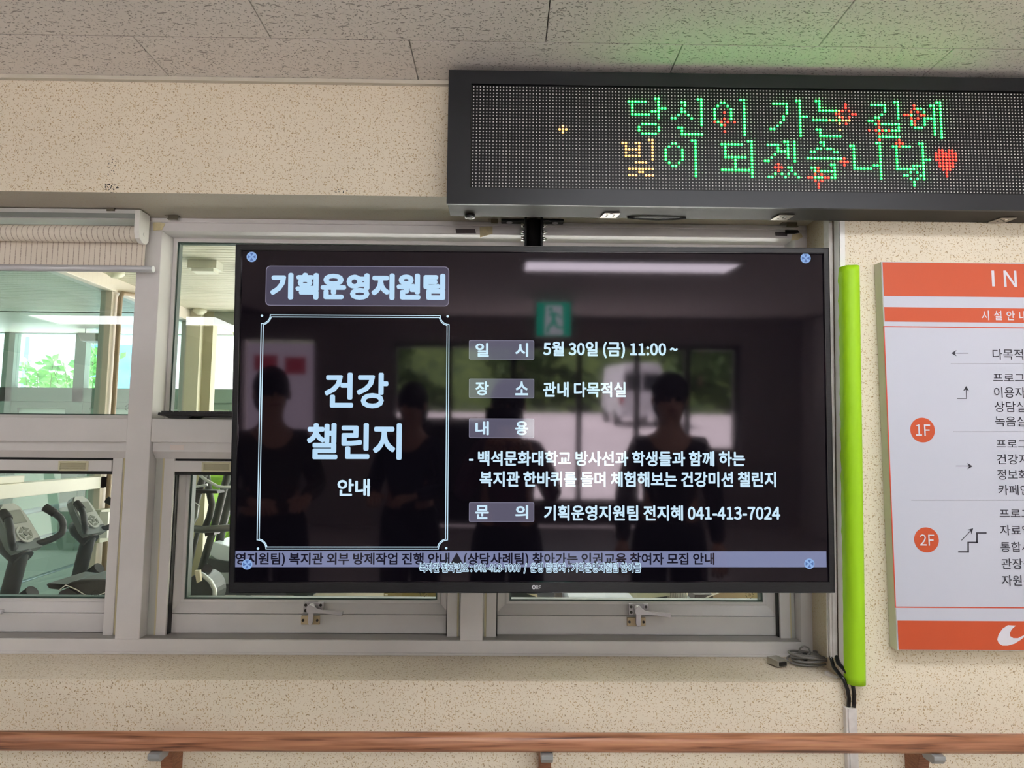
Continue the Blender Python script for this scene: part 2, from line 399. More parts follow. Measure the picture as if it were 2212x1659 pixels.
# ceiling lights (real panels; three of them mirror in the glass)
def light_panel(x0, x1, y0, y1, label):
    t = empty('ceiling_light', ((x0+x1)/2, (y0+y1)/2, ZC), label, 'ceiling light', 'flat panel lights on the lobby ceiling')
    part('light_frame', MB().ringbox(0, 1, 0, 1, .01, .01, 0, 0) if False else MB().box(x0-.02, x1+.02, y0-.02, y0, ZC-.022, ZC).box(x0-.02, x1+.02, y1, y1+.02, ZC-.022, ZC).box(x0-.02, x0, y0, y1, ZC-.022, ZC).box(x1, x1+.02, y0, y1, ZC-.022, ZC), MWHITE, t)
    part('light_diffuser', MB().box(x0, x1, y0, y1, ZC-.016, ZC-.004), mat('lit_diffuser', (255, 255, 255), .5, emit=(.95, .97, 1), es=PANEL_STRENGTH), t)
light_panel(-3.30, -2.00, -2.86, -2.50, 'lit ceiling panel mirrored in the left window panes')
light_panel(.13, 1.43, -3.16, -2.84, 'lit ceiling panel mirrored along the top of the screen')
light_panel(.13, 1.43, -1.15, -.85, 'lit ceiling panel nearest the screen, above the photographer')
light_panel(-4.25, -2.95, -1.15, -.85, 'lit ceiling panel nearest the roller blind')
light_panel(2.05, 3.35, -1.80, -1.50, 'lit ceiling panel nearest the guide board')

# ================================================================== window_1 : frame of the glazed screen
W1 = empty('window_1', (0, F, ZS), kind='structure', label='grey framed window wall behind the television')
hd = MB().box(XL, .81, F, F+.10, 2.056, ZL).box(XL, .805, F-.006, F+.002, 2.078, ZL-.0005)
part('head_rail', hd, MFR, W1, bev=.0015)
sr = MB().box(XL, .795, F, F+.10, ZS, 1.003).box(XL, .795, F-.004, F+.004, ZS, ZS+.006)
part('sill_rail', sr, MFR, W1, bev=.0015)
part('jamb', MB().add([(.762, F, 1.003), (XB(1.003)+.006, F, 1.003), (XB(2.056)+.006, F, 2.056), (.776, F, 2.056), (.762, F+.1, 1.003), (.81, F+.1, 1.003), (.82, F+.1, 2.056), (.776, F+.1, 2.056)],
     [(0, 1, 2, 3), (4, 7, 6, 5), (0, 3, 7, 4), (1, 5, 6, 2)]), MFR, W1)
part('mullion', MB().box(-.974, -.912, F, F+.10, 1.003, 2.056), MFR, W1, bev=.0015)
part('mullion', MB().box(-.106, -.049, F, F+.10, 1.003, 1.497), MFR, W1, bev=.0015)
part('mullion', MB().box(XL, XL+.06, F, F+.10, 1.003, 2.056), MFR, W1, bev=.0015)
part('transom', MB().box(XL+.06, -.974, F+.002, F+.10, 1.497, 1.558), MFR, W1, bev=.0015)
part('transom', MB().box(-.912, .775, F+.002, F+.10, 1.497, 1.558), MFR, W1, bev=.0015)
# upper fixed lights
for (x0, x1) in ((XL+.06, -.974), (-.912, .776)):
    part('glazing_bead', MB().ringbox(x0, x1, 1.558, 2.056, .010, .010, F+.066, F+.078), MFRL, W1)
    part('gasket', MB().ringbox(x0+.010, x1-.010, 1.568, 2.046, .004, .003, F+.07, F+.088), MGASK, W1)
    part('glass_pane', MB().box(x0+.010, x1-.010, F+.080, F+.0845, 1.568, 2.046), MG, W1)
part('screw', MB().cyl(P(353, 510, F+.02), P(353, 510, F+.02)+Vector((-.004, 0, 0)), .0035, 10).cyl((-.912, F+.07, 2.035), (-.909, F+.07, 2.035), .003, 10), mat('dull_screw', (90, 90, 90), .4, metal=.8), W1)
# lower opening lights: roll-screen box, side channels, fixed rail, casement
def handle_set(cx, cz, sash, y):
    """cam latch: base plate with screws, beige keeper, lever with nose"""
    b = MB().box(cx-.024, cx-.012, y-.004, y+.004, cz-.010, cz+.018).box(cx-.012, cx+.014, y-.003, y+.004, cz-.004, cz+.018).box(cx+.014, cx+.028, y-.004, y+.004, cz-.008, cz+.018)
    part('latch_base', b, MSILP, sash, bev=.0008)
    s = MB()
    for dx, dz in ((-.018, .011), (-.018, -.003), (.021, .011), (.021, -.002)): s.cyl((cx+dx, y-.0052, cz+dz), (cx+dx, y-.003, cz+dz), .0038, 10)
    part('screw', s, mat('dark_screw', (66, 62, 60), .35, metal=.8), sash)
    k = MB().box(cx-.0285, cx+.0195, y-.006, y+.014, cz-.038, cz-.016)
    part('keeper', k, MBRASS, sash, bev=.001)
    s2 = MB().cyl((cx-.023, y-.0075, cz-.027), (cx-.023, y-.005, cz-.027), .0034, 10).cyl((cx+.014, y-.0075, cz-.027), (cx+.014, y-.005, cz-.027), .0034, 10)
    part('keeper_screw', s2, MATS['dark_screw'], sash)
    lev = MB()
    prof = [(-.004, .016), (.004, .013), (.016, .0045), (.030, .0015), (.055, .0), (.082, -.0005), (.083, -.0035), (.081, -.0125), (.055, -.0085), (.035, -.0062), (.018, -.0058), (.004, -.0065), (-.006, -.007), (-.0115, .0), (-.0105, .010)]
    lev.prism([(cx+a, cz+c) for a, c in prof], y-.022, y-.013)
    nose = [(-.0075, -.004)]+[(-.001+.0065*math.cos(t), -.028+.009*math.sin(t)) for t in [PI+i*PI/6 for i in range(7)]]+[(.0055, -.004)]
    lev.prism([(cx+a, cz+c) for a, c in nose], y-.017, y-.010)
    lev.cyl((cx-.001, y-.014, cz+.006), (cx-.001, y, cz+.006), .010, 16)
    part('window_handle', lev, MSIL, sash, bev=.0012)
def lower_bay(x0, x1, chl, chr_, hx, pull_x, pane_l, pane_r):
    zt = 1.497
    # roll screen housing with sloping underside
    prof = [(F+.012, zt), (F+.012, 1.473), (F+.030, 1.4545), (F+.075, 1.4545), (F+.075, zt)]
    part('screen_housing', MB().prism(prof, x0+.001, x1-.001, 'x'), MFR, W1)
    part('dark_gap', MB().box(x0+.004, x1-.004, F+.036, F+.05, 1.412, 1.4545), MBLACK, W1)
    cl, cr = x0+chl, x1-chr_
    for a, b in ((cl, cl+.026), (cr-.026, cr)):
        part('side_channel', MB().box(a, b, F+.030, F+.058, 1.0035, 1.4545), MFRL, W1, bev=.001)
    part('sealant', MB().box(cl-.005, cl, F+.033, F+.04, 1.0035, 1.4545).box(cr, cr+.004, F+.033, F+.04, 1.0035, 1.4545), MSEAL, W1)
    part('recess_wall', MB().box(x0+.001, cl-.005, F+.034, F+.05, 1.0035, 1.4545).box(cr+.004, x1-.001, F+.034, F+.05, 1.0035, 1.4545), MGREYF, W1)
    part('screen_bar', MB().box(cl+.027, cr-.027, F+.026, F+.036, 1.4205, 1.4485), MFRL, W1, bev=.001)
    if pull_x is not None:
        q = [(pull_x-.037, 1.4215), (pull_x+.037, 1.4215), (pull_x+.037, 1.4455), (pull_x-.037, 1.4455)]
        part('pull_grip', MB().ringbox(pull_x-.038, pull_x+.038, 1.421, 1.446, .005, .0045, F+.0215, F+.0275), MCREAM, W1, bev=.001)
        part('grip_recess', MB().box(pull_x-.033, pull_x+.033, F+.0245, F+.0262, 1.4255, 1.4415).box(pull_x-.033, pull_x+.033, F+.022, F+.0262, 1.4265, 1.431), MCREAMD, W1)
    # fixed outer rail and floor of the recess
    part('recess_floor', MB().box(x0, x1, F+.004, F+.1, 1.0031, 1.0045), mat('recess_floor', (150, 146, 142), .4), W1)
    of = MB().box(cl+.004, cr-.004, F+.055, F+.10, 1.0045, 1.052).box(cl+.004, cl+.02, F+.055, F+.10, 1.0045, 1.45).box(cr-.02, cr-.004, F+.055, F+.10, 1.0045, 1.45)
    part('outer_rail', of, MFR, W1, bev=.001)
    part('track_seal', MB().box(cl+.0262, cl+.0285, F+.038, F+.055, 1.005, 1.45).box(cr-.0285, cr-.0262, F+.038, F+.055, 1.005, 1.45), MBLACK, W1)
    sash = part('casement', MB().bevelring((cl+.022, cr-.022, 1.0535, 1.46), (pane_l-.006, pane_r+.006, 1.081, 1.43), F+.057, F+.074)
                .ringbox(pane_l-.008, pane_r+.008, 1.079, 1.44, .008, .007, F+.070, F+.082), MFR, W1)
    def sp(name, mb, m, **k):
        o = obj(name, mb, m, sash, **k); return o
    sp('gasket', MB().ringbox(pane_l, pane_r, 1.086, 1.44, .005, .004, F+.076, F+.098), MGASK)
    sp('glass_pane', MB().box(pane_l, pane_r, F+.088, F+.0925, 1.086, 1.44), MG)
    if hx is not None: handle_set(hx, 1.066, sash, F+.055)
Gx = lambda px, py, Y: P(px, py, Y).x
lower_bay(-.912, -.106, .024, .010, Gx(672, 1330, F+.04), Gx(467, 1010, F+.022), Gx(400, 1305, F+.08), Gx(945, 1305, F+.08))
lower_bay(-.049, .762, .008, .014, Gx(1380, 1333, F+.04), None, Gx(1100, 1308, F+.08), Gx(1646, 1312, F+.08))
lower_bay(XL+.06, -.974, .012, .022, Gx(-62, 1320, F+.04), Gx(157, 1010, F+.022), -1.76, Gx(236, 1305, F+.08))
# paper label, brand-free, and tape leftovers on the frame
part('paper_label', MB().box(*sorted((P(367, 960, F+.01).x, P(397, 960, F+.01).x)), F+.0113, F+.0121, P(380, 972, F+.01).z, P(380, 961, F+.01).z), mat('pink_white_paper', (226, 214, 210), .7), W1)
def tape(pxs, Y, m, name='tape_scrap', d=.0008, root=None):
    pts = [P(x, y, Y) for x, y in pxs]
    return part(name, MB().prism([(p.x, p.z) for p in pts], Y-d, Y+.0003), m, root or W1)
tape([(330, 482), (338, 478), (357, 483), (350, 497), (331, 498)], F-.0008, MTAPE)
tape([(1036, 491), (1064, 488), (1064, 505), (1037, 513)], F-.0008, MTAPE)
MDT = mat('dark_tape', (84, 76, 78), .7)
tape([(984, 495), (1026, 495), (1028, 504), (986, 504)], F-.0008, MDT)
tape([(1674, 501), (1701, 502), (1700, 510), (1675, 509)], F-.0008, MDT)
tape([(1696, 495), (1722, 495), (1727, 503), (1716, 505), (1696, 505)], F-.0016, MBLACK)
tape([(1712, 506), (1730, 504), (1734, 512), (1722, 519), (1709, 519)], F-.0012, MTAPE)
# safety-glass stamps etched near the corners of the panes
def stamp(px, py, Y, r=.0095):
    c = P(px, py, Y); mb = MB()
    for k in range(14):
        a = 2*PI*k/14+.1
        if 4.4 < a < 5.0: continue
        p = c+Vector((math.cos(a)*r, 0, math.sin(a)*r)); mb.box(p.x-.0011, p.x+.0011, Y-.0003, Y, p.z-.0008, p.z+.0008)
    for k in range(10):
        a = 2*PI*k/10; p = c+Vector((math.cos(a)*.0032, 0, math.sin(a)*.0032)); mb.box(p.x-.0006, p.x+.0006, Y-.0003, Y, p.z-.0006, p.z+.0006)
    mb.box(c.x-.0008, c.x+.0008, Y-.0003, Y, c.z-.0008, c.z+.0008)
    part('glass_stamp', mb, MBLK, W1)
stamp(279, 881, F+.079); stamp(206, 1284, F+.087); stamp(915, 1281, F+.087); stamp(1619, 1285, F+.087)

# small sheet-metal hooks left under the soffit
def hook(px0, px1, py, y, label):
    x0, x1 = P(px0, py, y).x, P(px1, py, y).x
    mb = MB().box(x0, x1, y-.016, y-.001, ZL-.002, ZL-.0004).box(x0+(x1-x0)*.3, x1, y-.017, y-.015, ZL-.012, ZL-.0004).box(x0+(x1-x0)*.3, x1, y-.024, y-.015, ZL-.0135, ZL-.012)
    return obj('blind_clip', mb, mat('dull_clip', (136, 130, 116), .35, metal=.8), label=label, cat='metal clip', group='metal blind clips under the window soffit')
hook(362, 391, 468, F-.012, 'small metal clip under the soffit just right of the roller blind')
hook(1055, 1076, 478, F-.012, 'small metal clip under the soffit left of the black pole mount')
hook(1684, 1716, 482, F-.012, 'small metal clip under the soffit by the top right window corner')

# ================================================================== roller blind
BY = .135
rb = empty('roller_blind', (-1.4, BY, 2.02), 'striped cream roller blind, mostly rolled up, over the left window', 'roller blind')
cz = 2.0300; cr_ = .0210; bx1 = -.944
part('cassette', MB().prism([(BY-.026, ZL-.003), (BY-.026, ZL-.013), (BY-.020, ZL-.017), (BY-.018, ZL-.026), (BY+.02, ZL-.030), (BY+.03, ZL-.003)], XL+.02, bx1, 'x'), mat('white_alu', (214, 214, 212), .3, metal=.2), rb)
part('cassette_lip', MB().box(XL+.02, bx1, BY-.0268, BY-.0255, ZL-.0255, ZL-.0135), mat('alu_lip_grey', (150, 156, 152), .3, metal=.5), rb)  # grey aluminium strip along the cassette front
part('fabric_roll', MB().cyl((XL+.03, BY, cz), (bx1-.002, BY, cz), cr_, 28), MBL, rb)
fab = MB()
for i in range(2): pass
fab.box(XL+.03, bx1+.006, BY+cr_-.0022, BY+cr_-.0008, 1.948, cz)
part('hanging_cloth', fab, MBL, rb)
part('bottom_bar', MB().cyl((XL+.01, BY+cr_-.0015, 1.9445), (bx1+.030, BY+cr_-.0015, 1.9445), .0088, 16), mat('bar_alu', (196, 196, 200), .35, metal=.2), rb)
ec = [(BY-.026, ZL-.003), (BY+.022, ZL-.003), (BY+.022, cz-.012), (BY+.012, cz-.023), (BY-.006, cz-.024), (BY-.02, cz-.016), (BY-.026, cz)]
part('end_bracket', MB().prism(ec, bx1, bx1+.012, 'x').cyl((bx1+.012, BY, cz), (bx1+.014, BY, cz), .005, 12), MWHITE, rb)
part('mounting_clip', MB().box(-1.015, -.995, BY-.0285, BY-.012, ZL-.003, ZL-.0006).box(-1.015, -.995, BY-.0295, BY-.0275, ZL-.0085, ZL-.001), MATS['dull_clip'], rb)

# ================================================================== LED message sign
LY = -.086
sgn = empty('led_sign', (.65, 0, 2.2), 'long black LED message board with green and orange lit characters under the ceiling', 'sign')
lx0, lx1, lz0, lz1 = -.1345, 1.50, 2.040, 2.3575
mx0, mz1 = P(1018.2, 181, LY).x, 2.3250
PIT = .00762
mz0 = mz1-32*PIT-.003; mx1 = mx0+6*32*PIT+.004
hou = MB().box(lx0+.002, lx1-.002, LY+.004, -.002, lz0+.001, lz1-.001)
part('housing', hou, mat('satin_black_sheet', (54, 51, 46), .6, spec=.25), sgn, bev=.001)
part('bezel', MB().box(lx0, mx0, LY-.003, LY+.004, lz0, lz1).box(mx1, lx1, LY-.003, LY+.004, lz0, lz1).box(mx0, mx1, LY-.003, LY+.004, lz0, mz0).box(mx0, mx1, LY-.003, LY+.004, mz1, lz1), MDARK, sgn)
def led_plate():
    m = mat('led_faceplate', (20, 18, 22), .42, spec=.3); t = NT(m)
    tc = t.n('ShaderNodeTexCoord'); sp = t.n('ShaderNodeSeparateXYZ', inp={0: tc.outputs['Object']})
    g = []
    for ax, o in ((0, mx0+.002), (2, mz1-.0015)):
        fr = t.math('FRACT', t.math('DIVIDE', t.math('SUBTRACT', sp.outputs[ax], o), PIT)); g.append(t.math('LESS_THAN', fr, .14))
    k = t.math('MAXIMUM', g[0], g[1])
    t.link(t.mix(k, srgb(26, 24, 28), srgb(9, 8, 10)), t.b.inputs['Base Color']); return m
MLED = led_plate()
lit = {}
def L(r, cols, c='g'):
    for x in cols:
        if isinstance(x, tuple):
            for y in range(x[0], x[1]+1): lit[(r, y)] = c
        else: lit[(r, x)] = c
G, R_, O = 'g', 'r', 'o'
# row one, character by character
for r, cs in {3: [55, 56], 4: [(47, 52), 56], 5: [48, 56], 6: [48, 56, 57, 58], 7: [48, 54, 55, 56], 8: [(48, 53), 56], 9: [56], 11: [(51, 55)], 12: [50, 56], 13: [50, 56], 14: [(51, 55)]}.items(): L(r, cs)
for r, cs in {3: [68, 69], 4: [63, 64, 69], 5: [64, 69], 6: [63, 69], 7: [63, 64, 69], 8: [62, 65, 69], 9: [60, 61, 66, 69], 10: [69], 11: [69], 12: [62, 63], 13: [63], 14: [(63, 69)]}.items(): L(r, cs)
for r, cs in {3: [81, 82], 4: [75, 76, 82], 5: [74, 77, 82], 6: [73, 78, 82], 7: [73, 78, 82], 8: [73, 78, 82], 9: [73, 78, 82], 10: [74, 82], 11: [75, 82], 12: [82], 13: [82], 14: [82]}.items(): L(r, cs)
for r, cs in {4: [(91, 95)], 5: [95], 6: [95], 7: [95], 8: [94], 9: [94], 10: [93], 11: [92], 12: [90, 91], 3: [98]}.items(): L(r, cs)
for r in range(3, 15): L(r, [99])
L(8, [100, 101])
for r, cs in {3: [104, 105], 4: [105], 5: [105], 6: [(105, 110)], 9: [(103, 107), 109, 111], 12: [104, 105], 13: [105], 14: [(105, 111)]}.items(): L(r, cs)
for r, cs in {3: [128, 129], 4: [(121, 125), 129], 5: [125, 129], 6: [125, 129], 7: [124, 129], 8: [122, 123, 129], 9: [120, 121], 10: [122, (124, 129)], 11: [129], 12: [123, 125, (127, 129)], 14: [(123, 129)]}.items(): L(r, cs)
for r, cs in {3: [141], 4: [139, 140], 5: [135, 136, 140], 6: [137, 140], 7: [133, 140], 8: [137, 138, 139, 140], 9: [133, 137, 140], 10: [133, 137, 140], 11: [134, 135, 136, 140], 12: [140], 13: [140]}.items(): L(r, cs)
for r in range(3, 15): L(r, [142])
# row two
for r, cs in {16: [53, 54], 17: [45, 46, 49, 50, 54], 18: [46, 50, 54], 19: [(46, 50), 54], 20: [46, 50, 54], 21: [(46, 50), 54], 22: [54], 23: [(49, 52)], 25: [(47, 54)], 26: [50, 51], 27: [(47, 49), (52, 54)]}.items(): L(r, cs, O)
for r, cs in {16: [66], 17: [60, 61], 18: [59, 62], 19: [58, 63], 20: [58, 63], 21: [58, 63], 22: [58, 63], 23: [59, 62], 24: [60, 61]}.items(): L(r, cs)
for r in range(16, 28): L(r, [67, 84])
for r, cs in {16: [83], 17: [(75, 81)], 18: [76], 19: [76], 20: [76], 21: [(76, 82)], 22: [79], 23: [79], 24: [79], 25: [(75, 83)]}.items(): L(r, cs)
for r, cs in {16: [94, 95, 97], 17: [(89, 92), 95, 97], 18: [92, 95, 97], 19: [(92, 95), 97], 20: [91, 95, 97], 21: [90, 95, 97], 22: [88, 89, 97], 24: [95, 96], 25: [96], 26: [91, 93, 95, 97], 27: [89, 90, 94, 98]}.items(): L(r, cs)
for r, cs in {16: [105, 106], 17: [106], 18: [104, 105, 107, 108], 19: [102, 103, 109, 110], 21: [(101, 111)], 23: [108, 109], 24: [102, 103, 109], 25: [103, (105, 109)], 26: [109], 27: [103, 104, 105, 108, 109]}.items(): L(r, cs)
for r, cs in {16: [122], 17: [114, 115], 18: [115], 19: [115], 20: [115], 21: [115], 22: [115], 23: [115, 121, 122], 24: [(115, 120)]}.items(): L(r, cs)
for r in range(16, 28): L(r, [123])
for r, cs in {16: [135], 17: [127, 128, 130, 131, 132], 18: [128], 19: [128], 20: [128], 21: [128, 137, 138], 22: [128], 23: [128, 133, 134, 135], 24: [(128, 133)], 25: [132, 134], 26: [130, 131, 135], 27: [132, 134], 28: [133], 29: [133]}.items(): L(r, cs)
for r in range(16, 28): L(r, [136])
# red and orange sparkles, heart
for r, cs in {7: [76], 9: [76], 10: [73, 75, 77, 79], 11: [76], 13: [76]}.items(): L(r, cs, R_)
for r, cs in {4: [113], 5: [113], 6: [112, 114], 7: [110, 111, 115, 116], 8: [112, 114], 10: [113]}.items(): L(r, cs, R_)
for r, cs in {6: [111], 8: [111], 9: [108, 110, 112, 113, 114], 10: [111], 12: [111]}.items(): L(r, cs, O)
for r, cs in {9: [123], 10: [123], 11: [123], 12: [120, 122, 124, 126], 13: [123], 15: [123, 129], 16: [128, 129, 130], 17: [129]}.items(): L(r, cs, R_)
for r, cs in {4: [134], 5: [134], 6: [133, 135], 7: [131, 132, 136, 137], 8: [133, 135], 9: [134], 10: [134]}.items(): L(r, cs, R_)
for r, cs in {23: [92], 24: [91, 92, 93], 25: [92]}.items(): L(r, cs, R_)
for r, cs in {21: [112], 22: [111, 112, 113], 23: [112]}.items(): L(r, cs, R_)
for r, cs in {24: [104], 25: [104], 26: [103, 105], 27: [101, 102, 106, 107], 28: [103, 105], 29: [104], 30: [104]}.items(): L(r, cs, R_)
for r, cs in {18: [141, 142, 144, 145], 19: [(140, 146)], 20: [(140, 146)], 21: [(140, 146)], 22: [(141, 145)], 23: [(141, 145)], 24: [(142, 144)], 25: [143], 26: [143]}.items(): L(r, cs, R_)
for r, cs in {12: [27], 13: [26, 27, 28], 14: [27]}.items(): L(r, cs, O)
MUN = mat('unlit_led_lens', (226, 224, 222), .35)
MLG = mat('lit_led_green', (0, 40, 10), .4, emit=(.004, 1, .05), es=10)
MLR = mat('lit_led_red', (60, 0, 0), .4, emit=(1, .012, .010), es=7)
MLO = mat('lit_led_orange', (80, 40, 0), .4, emit=(1, .44, .10), es=2.6)
def dome(mb, x, z, r, h, n=6):
    y = LY+.0012
    vs = [(x+r*math.cos(2*PI*k/n), y, z+r*math.sin(2*PI*k/n)) for k in range(n)]
    vs += [(x+r*.55*math.cos(2*PI*k/n), y-h*.8, z+r*.55*math.sin(2*PI*k/n)) for k in range(n)] + [(x, y-h, z)]
    fs = [(k, (k+1) % n, n+(k+1) % n, n+k) for k in range(n)] + [(n+k, n+(k+1) % n, 2*n) for k in range(n)]
    mb.add(vs, fs[:n]); mb.cur = 1 if n > 6 else 0
    mb.add(vs[n:], [(k, (k+1) % n, n) for k in range(n)]); mb.cur = 0
MCO = {'g': mat('led_core_green', (0, 60, 20), .4, emit=(.25, 1, .45), es=3.2), 'r': mat('led_core_red', (60, 0, 0), .4, emit=(1, .24, .10), es=1.7), 'o': mat('led_core_orange', (80, 40, 0), .4, emit=(1, .72, .42), es=1.9)}
for mc in range(6):
    for mr in range(2):
        a0, c0 = mx0+.002+mc*32*PIT, mz1-.0015-mr*16*PIT
        mod = part('led_module', MB().box(a0+.0003, a0+32*PIT-.0003, LY+.001, LY+.004, c0-16*PIT+.0003, c0-.0003), MLED, sgn)
        bs = {'u': MB(), 'g': MB(), 'r': MB(), 'o': MB()}
        for rr in range(16):
            for cc in range(32):
                k = lit.get((mr*16+rr, mc*32+cc), 'u')
                x = a0+(cc+.5)*PIT; z = c0-(rr+.5)*PIT
                if k == 'u': dome(bs['u'], x, z, .00172, .0018, 6)
                else: dome(bs[k], x, z, .0031, .0024, 8)
        for k, nm, mm in (('u', 'unlit_led', MUN), ('g', 'green_led', MLG), ('r', 'red_led', MLR), ('o', 'orange_led', MLO)):
            if bs[k].v:
                me = bpy.data.meshes.new(nm); me.from_pydata(bs[k].v, [], bs[k].f); me.materials.append(mm)
                if k != 'u': me.materials.append(MCO[k]); me.polygons.foreach_set('material_index', bs[k].mi)
                o = bpy.data.objects.new(nm, me); COL.objects.link(o); o.parent = mod; o['kind'] = 'stuff'
part('grommet', MB().cyl((-.085, -.012, lz0+.001), (-.085, -.012, lz0-.006), .012, 14), MBLK, sgn)
part('cable_knot', MB().tube([(-.098, -.012, lz0-.001), (-.09, -.016, lz0-.008), (-.082, -.012, lz0-.006), (-.074, -.016, lz0-.003)], .0022, 8), MWHITE, sgn)
for px in (1319, 1697, 2190):
    c = PZ(px, 464, lz0); w_ = .0195
    y1_ = -.002
    mb = MB().prism([(c.x-w_*.85, -.045), (c.x+w_*1.05, -.045), (c.x+w_*.8, -.012), (c.x-w_*1.2, -.012)], lz0-.0022, lz0-.0004, 'z')
    hb = part('hinge_plate', mb, mat('galvanised', (168, 160, 150), .35, metal=.7), sgn)
    hm = MB()
    for dx, dy in ((-.009, -.022), (-.009, -.034), (.007, -.022), (.007, -.034), (0, -.028)): hm.box(c.x+dx-.002, c.x+dx+.002, dy-.0015, dy+.0015, lz0-.0026, lz0-.002)
    hole = obj('screw_slot', hm, MBLACK, hb)
    obj('screw', MB().cyl((c.x, -.040, lz0-.0022), (c.x, -.040, lz0-.0042), .0035, 10), MCHR, hb)
part('cable_loop', MB().tube([(.29, -.012, lz0-.0005), (.32, -.010, lz0-.0025), (.36, -.009, lz0-.0035), (.40, -.010, lz0-.0025), (.43, -.012, lz0-.0005)], .0022, 8), MBLK, sgn)

# ================================================================== television
TT = math.radians(2.6)
TC = Vector((.062, -.181, 1.5535))
rl = .0058
TU = Vector((math.cos(rl), 0, math.sin(rl)))
TV0 = Vector((0, -math.sin(TT), math.cos(TT)))
TN = TU.cross(TV0).normalized()            # toward the viewer
if TN.y > 0: TN = -TN
TVv = TN.cross(TU).normalized()
if TVv.z < 0: TVv = -TVv
def tuv(px, py):
    d = ray(px, py); t = (TC-CO).dot(TN)/d.dot(TN); q = CO+d*t-TC; return q.dot(TU), q.dot(TVv)
def tpt(u, v, h=0): return TC+TU*u+TVv*v+TN*h
class TB(MB):
    def tb(s, u0, u1, v0, v1, h0, h1):
        v = [tpt(u, q, h) for h in (h0, h1) for q in (v0, v1) for u in (u0, u1)]
        return s.add(v, [(0, 2, 3, 1), (4, 5, 7, 6), (0, 1, 5, 4), (2, 6, 7, 3), (0, 4, 6, 2), (1, 3, 7, 5)])
    def tp(s, poly, h0, h1):
        n = len(poly); v = [tpt(a, b, h0) for a, b in poly]+[tpt(a, b, h1) for a, b in poly]
        return s.add(v, [tuple(range(n)), tuple(reversed(range(n, 2*n)))]+[(i, i+n, (i+1) % n+n, (i+1) % n) for i in range(n)])
u_l = (tuv(510, 531)[0]+tuv(497, 1278)[0])/2; u_r = (tuv(1789, 535)[0]+tuv(1801, 1280)[0])/2
v_t = (tuv(510, 531)[1]+tuv(1789, 535)[1])/2; v_b = (tuv(497, 1278)[1]+tuv(1801, 1280)[1])/2
tv = empty('television', (.06, -.14, 1.2), 'large wall television on a pole, showing a black notice with pale blue Korean lettering', 'television')
su0, su1, sv0, sv1 = u_l+.0095, u_r-.0095, v_b+.0195, v_t-.0105
part('screen_bezel', TB().tb(u_l, su0, v_b, v_t, -.03, .003).tb(su1, u_r, v_b, v_t, -.03, .003).tb(su0, su1, sv1, v_t, -.03, .003).tb(su0, su1, v_b, sv0, -.03, .003), MBEZ, tv, bev=.0012)
ed = TB(); e = .0014
for a in ((su0, su0+e, sv0, sv1), (su1-e, su1, sv0, sv1), (su0, su1, sv1-e, sv1), (su0, su1, sv0, sv0+e), (u_l, u_r, v_b-.0008, v_b+.0012), (u_l-.0008, u_l+.0008, v_b, v_t), (u_r-.0008, u_r+.0008, v_b, v_t), (u_l, u_r, v_t-.001, v_t+.0006)): ed.tb(*a, -.004, .0036)
part('bezel_edge', ed, mat('gloss_black_edge', (26, 26, 30), .12, spec=.8), tv)
part('back_shell', TB().tb(u_l+.004, u_r-.004, v_b+.004, v_t-.004, -.045, -.030).tb(-.35, .35, -.3, .12, -.075, -.045), MBLK, tv, bev=.004)
MSCR = mat('glossy_lcd', (5, 4, 7), .045, spec=.45, emit=(18, 15, 24), es=.2, tint=(.98, .84, .95))
scr = part('screen', TB().tb(su0, su1, sv0, sv1, -.006, 0.0), MSCR, tv)
def emis(name, c, es=.88): return mat(name, (8, 8, 10), .06, spec=.5, emit=c, es=es)
ETXT = emis('lit_pixels_pale_blue', (186, 222, 250)); EWHT = emis('lit_pixels_white_blue', (206, 236, 255)); EDK = emis('lit_pixels_dark', (22, 20, 34))
EBOX = emis('lit_pixels_slate', (66, 63, 84)); EBOX2 = emis('lit_pixels_slate_light', (92, 89, 108)); EBRD = emis('lit_pixels_border', (128, 126, 148))
ETCK = emis('lit_pixels_ticker', (124, 131, 166)); EBDG = emis('lit_pixels_badge', (140, 176, 226)); EBDG2 = emis('lit_pixels_badge_dark', (84, 112, 170))
def text(s, x0, x1, yt, yb, m, bold, h=.0010, name='lettering', parent=None, spacing=1.0):
    a = tuv(x0, (yt+yb)/2); b = tuv(x1, (yt+yb)/2); c = tuv((x0+x1)/2, yt); d = tuv((x0+x1)/2, yb)
    v, f = fit(glyphs(s, bold, 3, spacing), a[0], b[0], d[1], c[1], lambda u, w_, e: tpt(u, w_, h+e))
    me = bpy.data.meshes.new(name); me.from_pydata([tuple(q) for q in v], [], f); me.materials.append(m)
    o = bpy.data.objects.new(name, me); COL.objects.link(o); o.parent = parent or scr; return o
def rrect(x0, x1, yt, yb, rad, n=5):
    a = tuv(x0, (yt+yb)/2)[0]; b = tuv(x1, (yt+yb)/2)[0]; c = tuv((x0+x1)/2, yt)[1]; d = tuv((x0+x1)/2, yb)[1]
    pts = []
    for cx_, cy_, a0 in ((b-rad, c-rad, 0), (a+rad, c-rad, PI/2), (a+rad, d+rad, PI), (b-rad, d+rad, 3*PI/2)):
        for k in range(n+1): t = a0+PI/2*k/n; pts.append((cx_+rad*math.cos(t), cy_+rad*math.sin(t)))
    return pts
def scrpart(name, mb, m): return obj(name, mb, m, scr)
scrpart('title_plate', TB().tp(rrect(574, 970, 575, 661, .009), 0, .0003), EBRD)
scrpart('title_plate', TB().tp(rrect(575.5, 968.5, 576.5, 659.5, .0085), 0, .0006), EBOX)
text('기획운영지원팀', 584, 962, 590, 648, ETXT, .052)
